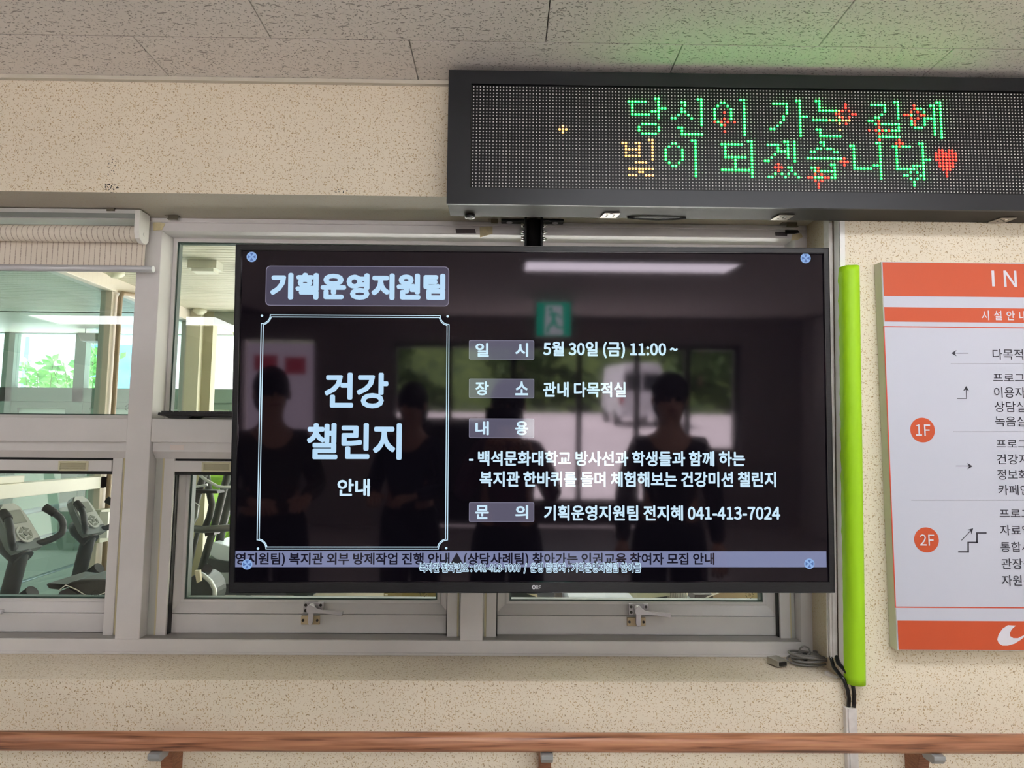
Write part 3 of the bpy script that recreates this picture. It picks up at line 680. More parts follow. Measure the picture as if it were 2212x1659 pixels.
def polyline_band(pts, w_, h0, h1, closed=True):
    tb_ = TB(); n = len(pts)
    for i in range(n if closed else n-1):
        a = Vector(pts[i]); b = Vector(pts[(i+1) % n]); d = (b-a)
        if d.length < 1e-6: continue
        d.normalize(); q = Vector((-d.y, d.x))*w_/2; e_ = d*w_/2
        tb_.tp([tuple(a-e_-q), tuple(b+e_-q), tuple(b+e_+q), tuple(a-e_+q)], h0, h1)
    return tb_
fl, ft = tuv(564, 700)[0], tuv(770, 681)[1]; fl2 = tuv(556, 1160)[0]
frr = tuv(968.5, 930)[0]; fb = tuv(765, 1186)[1]; fl = (fl+fl2)/2
def notch(ins):
    r_ = .0185; a, b, c, d = fl+ins, frr-ins, ft-ins, fb+ins; pts = []
    for (ox, oy, t0) in ((frr, ft, PI), (frr, fb, PI/2), (fl, fb, 0), (fl, ft, -PI/2)):
        rr = r_+ins*.55
        s0, s1 = {PI: (PI, 3*PI/2), PI/2: (PI/2, PI), 0: (0, PI/2), -PI/2: (-PI/2, 0)}[t0]
        seq = []
        for k in range(7):
            t = s0+(s1-s0)*k/6
            u = ox+rr*math.cos(t); v = oy+rr*math.sin(t)
            seq.append((min(max(u, a), b), min(max(v, d), c)))
        pts.append(seq)
    return [p for sq in pts for p in sq]      # clockwise from the top right corner
scrpart('decorative_border', polyline_band(notch(0), .0016, 0, .0008), EWHT)
scrpart('decorative_border', polyline_band(notch(.0042), .0016, 0, .0008), EWHT)
def disc(px, py, r, m, h=.0008, name='dot', n=20):
    u, v = tuv(px, py); return scrpart(name, TB().tp([(u+r*math.cos(2*PI*k/n), v+r*math.sin(2*PI*k/n)) for k in range(n)], 0, h), m)
for q in ((566, 682), (967, 683.5), (557.5, 1185), (964, 1184)): disc(*q, .0025, EWHT, n=12)
for q in ((544, 555), (1740, 558), (534, 1219), (1748, 1217.5)):
    disc(*q, .0106, EBDG, .0010, 'corner_badge')
    u, v = tuv(*q); mb = TB()
    for k in range(4):
        t = PI/2*k+.0
        mb.tp([(u+.0018*math.cos(t), v+.0018*math.sin(t)), (u+.0088*math.cos(t-.42), v+.0088*math.sin(t-.42)), (u+.0088*math.cos(t+.42), v+.0088*math.sin(t+.42))], .0010, .0013)
    scrpart('badge_mark', mb, EBDG2)
text('건강', 701, 839, 805, 882, ETXT, .030)
text('챌린지', 663, 868, 914, 993, ETXT, .030)
text('안내', 729, 799, 1034, 1072, EWHT, .028)
for (yt, yb, a, b) in ((735, 777, '일', '시'), (818, 860, '장', '소'), (904, 946, '내', '용'), (1085, 1127, '문', '의')):
    scrpart('label_plate', TB().tp(rrect(1013, 1154, yt, yb, .003), 0, .0003), EBRD)
    scrpart('label_plate', TB().tp(rrect(1014.2, 1152.8, yt+1.2, yb-1.2, .0028), 0, .0006), EBOX2)
    text(a, 1027, 1056, yt+6, yb-6, EWHT, .030); text(b, 1113, 1141, yt+6, yb-6, EWHT, .030)
text('5월 30일 (금) 11:00 ~', 1173, 1464, 738, 774, EWHT, .028)
text('관내 다목적실', 1173, 1352, 825, 858, EWHT, .028)
text('- 백석문화대학교 방사선과 학생들과 함께 하는', 1013, 1609, 974, 1007, EWHT, .028)
text('복지관 한바퀴를 돌며 체험해보는 건강미션 챌린지', 1036, 1676, 1018, 1052, EWHT, .028)
text('기획운영지원팀 전지혜 041-413-7024', 1175, 1685, 1091, 1125, EWHT, .028)
a_, b_ = tuv(500, 1207)[0], tuv(1785, 1209)[0]
scrpart('ticker_bar', TB().tb(su0+.0015, b_, tuv(1146, 1225)[1], tuv(1146, 1190.5)[1], 0, .0005), ETCK)
text('영지원팀) 복지관 외부 방제작업 진행 안내▲(상담사례팀) 찾아가는 인권교육 참여자 모집 안내', 509, 1543, 1194, 1223, EDK, .020, .0007)
text('복지관 전화번호 : 041-413-7000  /  운영 담당자 : 기획운영지원팀 한아름', 905, 1385, 1214.5, 1239.5, EWHT, .066, .0012)
text('복지관 전화번호 : 041-413-7000  /  운영 담당자 : 기획운영지원팀 한아름', 906.7, 1383.3, 1216.2, 1237.8, emis('lit_pixels_ink', (44, 50, 84)), 0, .0015)
lg = text('RF', 1158, 1168, 1263.5, 1271.5, mat('logo_silver', (190, 190, 195), .4), .02, .0034, 'bezel_logo', parent=scr)
lu, lv = tuv(1153, 1267.5)
scrpart('bezel_logo', TB().tp([(lu+.0042*math.cos(2*PI*k/14), lv+.0042*math.sin(2*PI*k/14)) for k in range(14)], .003, .0034), MATS['logo_silver'])
scrpart('bezel_logo', TB().tp([(lu+.0018*math.cos(2*PI*k/10), lv+.0018*math.sin(2*PI*k/10)) for k in range(10)], .0034, .0037), MBLK)
# smudge left by a dusty feather-like mark is too faint to model

# pole mount holding the television, fixed under the soffit
pm = empty('pole_mount', (.072, .16, ZL), 'black steel pole and plate with chrome bolts holding the television below the soffit', 'tv mount')
part('ceiling_plate', MB().box(-.012, .153, .150, .181, ZL-.006, ZL-.0005), mat('mount_black', (30, 30, 34), .4, metal=.3), pm, bev=.002)
pp = MATS['mount_black']
part('pole', MB().cyl((.0725, .150, ZL-.006), (.0725, .150, 1.60), .0205, 24), pp, pm)
part('clamp', MB().box(.049, .0545, .122, .168, 2.005, ZL-.004).box(.0905, .096, .122, .168, 2.005, ZL-.004).box(.052, .094, .164, .170, 2.0, ZL-.004), pp, pm, bev=.001)
bl = MB(); nt = MB()
for z in (2.066, 2.048, 2.030):
    bl.cyl((.049, .132, z), (.040, .132, z), .0058, 6); nt.cyl((.096, .132, z), (.103, .132, z), .0052, 6); nt.cyl((.103, .132, z), (.108, .132, z), .0026, 8)
part('bolt', bl, MCHR, pm); part('nut', nt, MCHR, pm)
part('washer', MB().cyl((.010, .163, ZL-.0062), (.010, .163, ZL-.0078), .008, 16), MSIL, pm)
part('washer', MB().cyl((.131, .163, ZL-.0062), (.131, .163, ZL-.0078), .008, 16), MSIL, pm)
part('tilt_arm', MB().box(.03, .115, -.065, .13, 1.60, 1.66), pp, pm)

# keyboard lying on the transom behind the television
kb = empty('keyboard', (-.68, F+.03, 1.5585), 'black keyboard lying on the window transom behind the left edge of the television', 'keyboard')
kx0 = P(345, 890, F-.01).x; kx1 = kx0+.44
part('keyboard_body', MB().prism([(F-.020, 1.5660), (F-.018, 1.5735), (F+.062, 1.5760), (F+.062, 1.5700), (F+.01, 1.5640)], kx0, kx1, 'x'), MBLK, kb, bev=.001)
km = MB()
for r in range(4):
    for c in range(27):
        km.box(kx0+.006+c*.0158, kx0+.019+c*.0158, F-.014+r*.018, F+.001+r*.018, 1.5735+r*.0006, 1.5775+r*.0006)
part('keys', km, mat('key_black', (34, 34, 38), .35), kb, kind='stuff')
part('foot', MB().prism([(kx0+.012, 1.5655), (kx0+.085, 1.5655), (kx0+.07, 1.5588), (kx0+.024, 1.5588)], F-.01, F+.06), MBLK, kb)

# ================================================================== corner strip, trunking, cushion, cables
strip = MB()
def lean(xa, xb, z0, z1, y0, y1, mb, fn=XC):
    v = [(fn(z)+x, y, z) for z in (z0, z1) for y in (y0, y1) for x in (xa, xb)]
    return mb.add(v, [(0, 2, 3, 1), (4, 5, 7, 6), (0, 1, 5, 4), (2, 6, 7, 3), (0, 4, 6, 2), (1, 3, 7, 5)])
lean(-.002, .0125, .985, lz0+.04, -.0025, .0, strip); lean(-.0025, -.0003, .985, ZL-.001, -.0025, .022, strip)
obj('trim_2', strip, MWHITE, kind='structure', label='white plastic strip along the corner of the window reveal')
tk = MB(); fx = lambda z: XC(z)
lean(-.012, -.0028, 1.012, ZL-.01, .028, .055, tk); lean(-.016, -.0028, 1.010, 1.93, .034, .041, tk); lean(-.016, -.0028, 1.008, 1.93, .046, .052, tk)
obj('cable_trunking', tk, MWHITE2, label='white ribbed cable trunking on the window reveal behind the television edge', cat='cable trunking')
tb2 = MB().box(.7715, .7945, -.014, -.0005, .30, .9165); t2 = obj('cable_trunking', tb2, MWHITE2, label='white cable trunking running down the wall behind the handrail', cat='cable trunking', bev=.001)
obj('trunking_lid', MB().box(.7765, .7950, -.0165, -.0142, .30, .9160), MWHITE2, t2)
obj('trunking_offcut', MB().obox((P(1806, 1467, .02)+Vector((0, .02, 0))), (.0085, -.012, -.0035), (.004, .003, 0), (0, 0, .0045)), MWHITE2, label='short white offcut of trunking on the ledge end beside the black cables', cat='trunking piece')
# green cushion: quarter-round foam, wrinkled, two shades come from its own turned face
gp = []
def XG(z): return XC(z)+.0015
nz_, na = 60, 14
vs, fs = [], []
zt_, zb_ = 1.925, .9700
for i in range(nz_+1):
    z = zb_+(zt_-zb_)*i/nz_
    for k in range(na+1):
        t = PI*k/na
        # profile: rounded pad around the corner, from the reveal side to the wall face
        x = XG(z)+.016-.0215*math.cos(t) ; y = -.004-.030*math.sin(t)**.75
        wr = .0012*math.sin(i*2.2+math.sin(k*1.3)*1.5)*max(0, math.cos(t)+.55)*(1 if i > 18 else .25)
        if k < 5: x -= abs(wr)*1.3
        y += wr
        vs.append((x, y, z))
n1 = na+1
for i in range(nz_):
    for k in range(na): fs.append((i*n1+k, i*n1+k+1, (i+1)*n1+k+1, (i+1)*n1+k))
fs.append(tuple(range(n1))); fs.append(tuple(nz_*n1+k for k in reversed(range(n1))))
gm = MB(); gm.add(vs, fs[:-2], True); gm.add([vs[j] for j in fs[-2]], [tuple(range(n1))]); gm.add([vs[j] for j in fs[-1]], [tuple(range(n1))])
obj('corner_cushion', gm, mat('lime_vinyl', (160, 212, 26), .5, spec=.35), label='long lime green padded corner guard between the television and the guide board', cat='corner guard')
# black cables out of the trunking
cp = [P(1795, 1404, .043), P(1796, 1424, .036), P(1801, 1441, .02), P(1812, 1455, .0), P(1823, 1468, -.012), P(1831, 1490, -.014), P(1834, 1508, -.012), P(1833, 1526, -.008)]
for nm, dx, lb in (('first', 0.0, 'black cable nearer the ledge, running from the reveal trunking down into the lower trunking'), ('second', 00.0105, 'black cable nearer the green cushion, running from the reveal trunking down into the lower trunking')):
    pts = [p+Vector((dx if i > 2 else dx*.8, -abs(dx)*.3, dx*(0 if i > 6 else 1))) for i, p in enumerate(cp)]
    fine = []
    for i in range(len(pts)-1):
        for s in range(4): fine.append(pts[i].lerp(pts[i+1], s/4))
    fine.append(pts[-1])
    obj('black_cable', MB().tube(fine, .0042, 10), mat('cable_black', (16, 16, 18), .3), label=lb, cat='cable', group='black cables beside the cushion')
# coiled grey monitor cable on the ledge
co = empty('coiled_cable', (P(1745, 1435, .13)), 'coiled grey monitor cable with plug lying at the right end of the ledge', 'cable')
cc0 = PZ(1744, 1434, ZS); mb = MB(); pts = []
for i in range(190):
    t = i/190*2*PI*6.2
    ph = .2*math.sin(t/6.2)
    rx = .040+.012*math.sin(i*.083); ry = .030+.010*math.cos(i*.071)
    pts.append((cc0.x+.006+rx*math.cos(t+ph)+.003*math.sin(i*.31), cc0.y+ry*math.sin(t+ph)+.002*math.sin(i*.23), ZS+.004+.016*(i/190)+.004*math.sin(i*.23)+.004))
mb.tube(pts, .0026, 7)
MCG = mat('grey_cable', (128, 124, 122), .5)
part('cable_coil', mb, MCG, co, kind='stuff')
lp = PZ(1738, 1412, ZS); c1 = P(1738, 1408, cc0.y)
ring = [c1+Vector((.0135*math.cos(2*PI*k/16), 0, .0135*math.sin(2*PI*k/16))) for k in range(17)]
part('cable_loop', MB().tube(ring, .0022, 7, cap=False), MCG, co)
part('cable_tie', MB().obox(P(1739, 1419, cc0.y-.004), (.0035, 0, .0005), (0, .004, 0), (-.0005, 0, .009)), MBLK, co)
pc = PZ(1674, 1436, ZS)
pl = part('plug_shell', MB().obox((pc.x+.003, pc.y-.006, ZS+.0105), (.014, .005, 0), (-.006, .018, 0), (0, 0, .0075)), mat('plug_grey', (168, 164, 154), .35, metal=.5), co, bev=.001)
o1 = obj('connector', MB().obox((pc.x+.0085-.0, pc.y-.025, ZS+.010), (.009, .003, 0), (-.001, .003, 0), (0, 0, .004)), MBLK, pl)
o1.location = (0, 0, 0)

# ================================================================== handrail
HY, HZ, HR = -.085, .8715, .0190
hr = empty('handrail', (0, HY, HZ), 'round wood-grain handrail running along the wall under the window', 'handrail')
part('rail', MB().cyl((RX0+.02, HY, HZ), (RX1-.02, HY, HZ), HR, 32), MRAIL, hr)
MBRK = mat('bracket_grey', (148, 150, 150), .42, metal=.2); MBRW = noisy('bracket_wood', (150, 100, 70), (120, 76, 52), 60, .5, 3, (1, 1, 8))
for px in (-445, 369, 1177, 1983):
    bx = P(px, 1640, -.03).x
    part('bracket_fin', MB().prism([(-.062, HZ-HR-.0), (-.0, HZ-HR+.004), (-.0, HZ-.16), (-.018, HZ-.16), (-.05, HZ-.06)], bx-.0125, bx+.0125, 'x'), MBRW, hr, bev=.001)
    sd = MB().prism([(-.108, HZ-.017), (-.108, HZ-.026), (-.100, HZ-.035), (-.070, HZ-.035), (-.058, HZ-.024), (-.050, HZ-.012)], bx-.0125, bx+.0125, 'x')
    part('saddle', sd, MBRK, hr, bev=.0012)

# ================================================================== guide board on the right
gb = empty('guide_board', (1.3, 0, 1.5), 'white wall board with orange bands, floor directory text and arrows', 'sign')
GY = -.030
gx0, gx1, gz0, gz1 = .8835, 1.72, 1.0475, 1.9345
def gxz(px, py): q = P(px, py, GY); return q.x, q.z
def glean(x, z): return x+(1.49-z)*(-.0045)       # the board hangs a hair out of plumb
part('board_core', MB().prism([(GY, gx0), (0-.0015, gx0-.0015), (0-.0015, gx1), (GY, gx1)][:0] or [(gx0, gz0), (gx1, gz0), (gx1, gz1), (gx0, gz1)], GY, -.001), mat('board_edge_beige', (198, 194, 176), .5), gb, bev=.001)
face = part('board_face', MB().box(gx0+.0012, gx1-.001, GY-.0012, GY, gz0+.001, gz1-.001), mat('board_white', (192, 194, 208), .38), gb)
MOR = mat('orange_print', (198, 78, 38), .42); MINK = mat('ink_print', (48, 44, 58), .5); MRED = mat('red_line', (206, 76, 50), .45)
def gpart(name, mb, m): return obj(name, mb, m, face)
def gbox(x0, x1, z0, z1, m, h=.0005, name='printed_band'): return gpart(name, MB().box(x0, x1, GY-.0012-h, GY-.0011, z0, z1), m)
ox0 = gx0+.003
gbox(ox0, gx1-.003, P(2050, 641, GY).z, gz1-.002, MOR)
gbox(P(1910, 680, GY).x, gx1-.012, P(2050, 696, GY).z, P(2050, 665, GY).z, MOR)
gbox(ox0, gx1-.003, gz0+.002, P(2050, 1341, GY).z, MOR)
bz1, bz0, bxa, bxb = P(2050, 706, GY).z, P(2050, 1313, GY).z, P(1920, 1010, GY).x, gx1-.012
gpart('printed_frame', MB().ringbox(bxa, bxb, bz0, bz1, .0024, .0024, GY-.0017, GY-.0011), MRED)
def gtext(s, x0, x1, yt, yb, m, bold=0.0, sp=1.0, xw=None):
    a = P(x0, (yt+yb)/2, GY); b = P(x1, (yt+yb)/2, GY); zt = P(x0, yt, GY).z; zb = P(x0, yb, GY).z
    v, f = fit(glyphs(s, bold, 3, sp), a.x, b.x, zb, zt, lambda u, w_, e: (u, GY-.0019-e, w_))
    me = bpy.data.meshes.new('lettering'); me.from_pydata(v, [], f); me.materials.append(m)
    o = bpy.data.objects.new('lettering', me); COL.objects.link(o); o.parent = face; return o
MPW = mat('print_white', (214, 212, 222), .4)
gtext('I', 2141, 2147, 585, 619, MPW, .01); gtext('N', 2167, 2195, 585, 620, MPW, .01)
gtext('시설안내', 2119, 2216, 671, 692, MPW, .012, 1.25)
rows = [('다목적실', 2143, 754, 777, 4), ('프로그램', 2144, 806, 825, 4), ('이용자', 2146, 836, 859, 3), ('상담실', 2147, 867, 890, 3), ('녹음실', 2148, 899, 921, 3),
        ('프로그램', 2151, 949, 968, 4), ('건강지', 2152, 981, 1003, 3), ('정보화', 2153, 1014, 1036, 3), ('카페인', 2155, 1047, 1069, 3),
        ('프로그램', 2158, 1099, 1118, 4), ('자료열', 2159, 1134, 1156, 3), ('통합사', 2160, 1170, 1192, 3), ('관장실', 2162, 1206, 1229, 3), ('자원봉', 2163, 1242, 1265, 3)]
for s, x, yt, yb, n in rows: gtext(s, x, x+22.5*n, yt, yb, MINK, .004)
def seg(mb, a, b, wpx):
    a = Vector((a[0], a[1])); b = Vector((b[0], b[1])); d = (b-a).normalized(); n = Vector((-d.y, d.x))*wpx/2
    p = [P(*(a-n), GY), P(*(b-n), GY), P(*(b+n), GY), P(*(a+n), GY)]
    mb.prism([(q.x, q.z) for q in p], GY-.0018, GY-.0011); return mb
def head(mb, tip, d, s=7):
    d = Vector(d).normalized(); n = Vector((-d.y, d.x)); t = Vector(tip)
    pts = [t, t-d*s*1.25+n*s*.72, t-d*s*.8, t-d*s*1.25-n*s*.72]
    q = [P(p.x, p.y, GY) for p in pts]; mb.prism([(p.x, p.z) for p in q], GY-.0018, GY-.0011); return mb
def arrow(name, lines, tip, d, w_=1.3):
    mb = MB()
    for a, b in lines: seg(mb, a, b, w_)
    head(mb, tip, d, 9); gpart(name, mb, MINK)
arrow('printed_arrow', [((2057, 763), (2091, 763))], (2054, 763), (-1, 0))
arrow('printed_arrow', [((2067, 861), (2087, 861)), ((2087, 861), (2086, 838))], (2086, 834), (0, -1))
arrow('printed_arrow', [((2064, 1006.5), (2096, 1006.5))], (2100, 1007), (1, 0))
arrow('printed_arrow', [((2076, 1167), (2098, 1144))], (2101, 1141), (1, -1))
st = MB()
for a, b in (((2069, 1192), (2092, 1192)), ((2090.5, 1193), (2090.5, 1171)), ((2089, 1171.5), (2111, 1171.5)), ((2109.5, 1173), (2109.5, 1151)), ((2108, 1151), (2130, 1151))): seg(st, a, b, 3)
gpart('printed_stairs', st, MINK)
for y, x0 in ((786, 2053), (932.5, 2059), (1080.5, 1968)):
    mb = MB(); x = x0
    while x < 2290: seg(mb, (x, y), (x+1.3, y), 1.0); x += 2.6
    gpart('dotted_rule', mb, mat('rule_grey', (120, 116, 124), .5)).__setitem__('kind', 'stuff')
for (px, py, s) in ((1992, 929, '1F'), (2000.5, 1166, '2F')):
    c = P(px, py, GY); rr = P(px+26.5, py, GY).x-c.x
    gpart('floor_disc', MB().prism([(c.x+rr*math.cos(2*PI*k/36), c.z+rr*math.sin(2*PI*k/36)) for k in range(36)], GY-.0018, GY-.0011), MOR)
    gtext(s, px-15, px+16, py-12, py+12, MPW, .006).location = (0, -.0008, 0)
# white hooked emblem cut by the frame edge
em = [(2193, 1351), (2176, 1350), (2164, 1358), (2156, 1370), (2153, 1381), (2156, 1389), (2164, 1394), (2176, 1394), (2190, 1390), (2203, 1382), (2218, 1370), (2212, 1371), (2198, 1378), (2188, 1378), (2181, 1374), (2180, 1367), (2184, 1359)]
q = [P(a, b, GY) for a, b in em]
gpart('emblem', MB().prism([(p.x, p.z) for p in q], GY-.0018, GY-.0011), MPW)


# ================================================================== the gym beyond the window
GZ, PX_, FY = 2.50, -2.45, 3.62
MGC = noisy('gym_panel_cream', (196, 192, 172), (186, 184, 162), 4, .45)
gc = MB(); y = .29
while y < FY+.02:
    gc.box(-9, 4.5, y+.003, y+.047, GZ, GZ+.03); y += .05
GCE = obj('ceiling.001', MB().box(-9, PX_, .28, 4.95, GZ+.02, GZ+.12).box(PX_, 4.5, .28, 3.9, GZ+.02, GZ+.12), mat('gym_ceiling_backing', (176, 178, 160), .8), kind='structure')
gc.box(-9, PX_-.1, FY+.03, 4.95, GZ, GZ+.018)
obj('ceiling_slats', gc, MGC, GCE, kind='stuff')
obj('floor.001', MB().box(-9, 4.5, .29, 4.95, -.1, 0), noisy('gym_floor', (206, 214, 210), (190, 200, 198), 5, .25), kind='structure')
obj('wall_right.001', MB().box(4.5, 4.6, .29, 4.95, -.1, GZ+.1), mat('gym_wall', (222, 216, 194), .8), kind='structure')
# glazed partition running away from us, left of the gym
W2 = empty('window_2', (PX_, 2, 1), kind='structure')
MPF = mat('partition_cream', (216, 206, 192), .45)
part('partition_head', MB().box(PX_-.05, PX_+.05, .30, FY, GZ-.085, GZ), MPF, W2, bev=.004)
part('partition_rail', MB().box(PX_-.04, PX_+.04, .30, FY, 1.215, 1.285).box(PX_-.05, PX_+.02, .30, 1.9, 1.285, 1.32), mat('partition_white', (222, 220, 208), .45), W2, bev=.003)
part('partition_rail', MB().box(PX_-.04, PX_+.04, .30, FY, .0, .55), MATS['partition_white'], W2, bev=.003)
for yy in (.34, 2.55, FY-.03): part('post', MB().box(PX_-.03, PX_+.04, yy-.035, yy+.035, .55, GZ-.085), MPF, W2, bev=.003)
part('conduit', MB().tube([(PX_+.065, 2.56, .6), (PX_+.065, 2.56, GZ-.12), (PX_+.066, 2.58, GZ-.085), (PX_+.075, 2.75, GZ-.06), (PX_+.08, 2.9, GZ-.045)], .014, 10), mat('bronze_conduit', (150, 128, 104), .4), W2)
for a, b in ((.375, 2.515), (2.585, FY-.065)):
    part('glass_pane', MB().box(PX_-.004, PX_+.004, a, b, 1.29, GZ-.085), MGT, W2)
    part('glass_pane', MB().box(PX_-.004, PX_+.004, a, b, .55, 1.215), MGT, W2)
# far glazed wall of the gym, and of the passage left of the partition
W3 = empty('window_3', (0, FY, 1), kind='structure')
MFG = mat('sage_frame', (150, 160, 144), .5)
part('corner_pillar', MB().box(PX_+.03, PX_+.13, FY-.10, FY+.04, 0, GZ), mat('pillar_cream', (214, 208, 184), .6), W3)
part('corner_pillar', MB().box(PX_+.13, PX_+.20, FY-.04, FY+.04, 0, GZ), mat('pillar_olive', (170, 166, 138), .6), W3)
part('frame_head', MB().box(PX_+.20, 4.5, FY-.03, FY+.04, GZ-.10, GZ), MFG, W3)
part('low_wall', MB().box(PX_+.20, 4.5, FY-.02, FY+.06, 0, .62), MPF, W3)
for x in (-1.0, .3, 1.6, 2.9): part('frame_post', MB().box(x-.03, x+.03, FY-.03, FY+.04, .62, GZ-.1), MFG, W3)
for a, b in ((PX_+.20, -1.03), (-.97, .27), (.33, 1.57), (1.63, 2.87), (2.93, 4.5)): part('glass_pane', MB().box(a, b, FY, FY+.006, .62, GZ-.1), MGX, W3)
FY2 = 4.75
W5 = empty('window_5', (-5, FY2, 1), kind='structure')
z_h0, z_h1, z_r0, z_r1 = P(120, 722, FY2).z, P(120, 706, FY2).z, P(120, 868, FY2).z, P(120, 838, FY2).z
xa = [P(q, 780, FY2).x for q in (-420, -200, 24, 178)]
MSG = mat('sage_green_frame', (112, 132, 118), .5)
part('frame_head', MB().box(-9, PX_, FY2-.04, FY2+.04, z_h0, z_h1+.03), MSG, W5)
part('wall_panel', MB().box(-9, PX_, FY2-.02, FY2+.04, z_h1+.03, GZ), mat('sage_panel', (150, 164, 146), .6), W5)
part('frame_rail', MB().box(-9, PX_, FY2-.04, FY2+.04, z_r0, z_r1), MSG, W5)
for x in xa: part('frame_post', MB().box(x-.05, x+.05, FY2-.04, FY2+.04, .5, z_h0), MSG, W5)
part('low_wall', MB().box(-9, PX_, FY2-.02, FY2+.06, 0, .5), mat('passage_wall', (190, 200, 190), .6), W5)
ex = [-9]+xa+[PX_]
for i in range(5):
    a, b = ex[i]+.05, ex[i+1]-.05
    part('glass_pane', MB().box(a, b, FY2, FY2+.006, z_r1, z_h0), MGX, W5)
    part('ribbed_pane', MB().box(a+.06, b-.06, FY2, FY2+.006, .56, z_r0-.06), mat('ribbed_glass', (196, 214, 196), .3), W5)
    part('inner_frame', MB().ringbox(a, b, .5, z_r0, .06, .06, FY2-.03, FY2+.03), MSG, W5)
obj('wall_left.001', MB().box(-9.1, -9, .29, 4.95, -.1, GZ+.1), MATS['gym_wall'], kind='structure')
# handrail of the ramp outside the partition
rr = empty('ramp_railing', (-3.0, 2.5, 0), 'steel ramp railing beyond the glass partition behind the exercise bikes', 'railing')
MST = mat('railing_steel', (126, 140, 138), .35, metal=.5)
for z in (.98, .80, .55, .30): part('bar', MB().cyl((-3.0, .6, z), (-3.0, 4.4, z+.12), .017 if z > .9 else .010, 8), MST, rr)
for y in (1.0, 2.35, 3.9): part('post', MB().box(-3.03, -2.97, y-.03, y+.03, 0, 1.02), MST, rr)
# batten lamps on the gym ceiling: one in view, hidden ones added for light
def batten(x, y, ln, label, along='x', es=None):
    t = empty('batten_lamp', (x, y, GZ), label, 'ceiling lamp', 'batten lamps on the gym ceiling')
    a, b = (ln/2, .045) if along == 'x' else (.045, ln/2)
    part('lamp_body', MB().box(x-a, x+a, y-b, y+b, GZ-.045, GZ), mat('lamp_body', (206, 206, 192), .5), t)
    part('lamp_tube', MB().box(x-a+.02, x+a-.02, y-b+.01, y+b-.01, GZ-.062, GZ-.045), mat('gym_lamp_lit', (255, 255, 240), .5, emit=(1, .98, .86), es=GYM_LAMP) if es is None else mat('gym_lamp_dim%d' % (es*10), (206, 206, 190), .5, emit=(1, .98, .88), es=es*.3), t)
bp_ = PZ(487, 560, GZ)
batten(bp_.x+.06, bp_.y+.45, .62, 'slim white batten lamp on the gym ceiling just left of the television top corner', 'y', 1.2)
bq_ = PZ(452, 566, GZ); batten(bq_.x-.02, bq_.y, .16, 'short grey bar on the gym ceiling standing for a shadow-like reflection beside the slim white batten', 'x', .25)  # grey bar modelled for a shadow-like reflection on the ceiling
batten(.8, 2.0, 1.2, 'unseen batten lamp added to light the gym, hidden behind the television', 'y')  # added out of sight to brighten the gym
batten(-6.2, 2.2, 1.2, 'unseen batten lamp added to light the passage left of the glass partition', 'y')  # added out of sight to brighten the passage
for px, py, lb in ((250, 586, 'small round smoke detector on the gym ceiling seen above the left pane'), (432, 668, 'small round smoke detector on the gym ceiling seen beside the television')):
    q = PZ(px, py, GZ); obj('smoke_detector', MB().tube([(q.x, q.y, GZ), (q.x, q.y, GZ-.02), (q.x, q.y, GZ-.04)], [.05, .048, .022], 16), mat('detector_white', (212, 210, 186), .5), label=lb, cat='smoke detector')
ob = P(250, 1132, 2.52)
obx = empty('socket_box', (PX_+.09, 2.50, 1.0), 'small grey socket box on the partition post behind the far exercise bike', 'socket')
part('box_body', MB().box(PX_+.05, PX_+.10, 2.44, 2.58, ob.z-.10, ob.z+.09), mat('socket_grey', (176, 178, 160), .5), obx)
part('socket_face', MB().box(PX_+.10, PX_+.15, 2.425, 2.44, ob.z-.07, ob.z+.08), MWHITE, obx)

# outside: ground, pale building, shrub, blue sheet
obj('ground', MB().box(-40, 40, 4.95, 40, -.3, -.12).box(-60, 60, -90, RY0-.15, -.3, -.05), noisy('paving', (204, 195, 197), (190, 181, 183), 1.5, .8), kind='structure')
obj('white_building', MB().box(-16, -3.9, 8.6, 9, -.3, 5).box(-3.2, 9, 8.6, 9, -.3, 5).box(-3.9, -3.2, 8.75, 9, -.3, 5), mat('white_render', (172, 172, 166), .8), label='pale rendered building wall outside the far windows', cat='building')
bs = P(273, 780, 7.0)
obj('blue_sheet', MB().box(bs.x-.5, bs.x+.55, 6.98, 7.0, -.12, P(273, 745, 7).z), noisy('blue_tarp', (110, 196, 226), (80, 170, 214), 2, .6), label='light blue tarpaulin hanging outside behind the partition post', cat='tarpaulin')
def pipe(px, lab):
    q = P(px, 780, 7.5); obj('rain_pipe', MB().cyl((q.x, 7.5, 0), (q.x, 7.5, 4), .045, 12).box(q.x-.07, q.x+.07, 7.45, 7.55, q.z-.02, q.z+.02), mat('pipe_blue', (150, 186, 204), .5), label=lab, cat='pipe')
pipe(52, 'pale blue rain pipe outside, seen through the left pane')
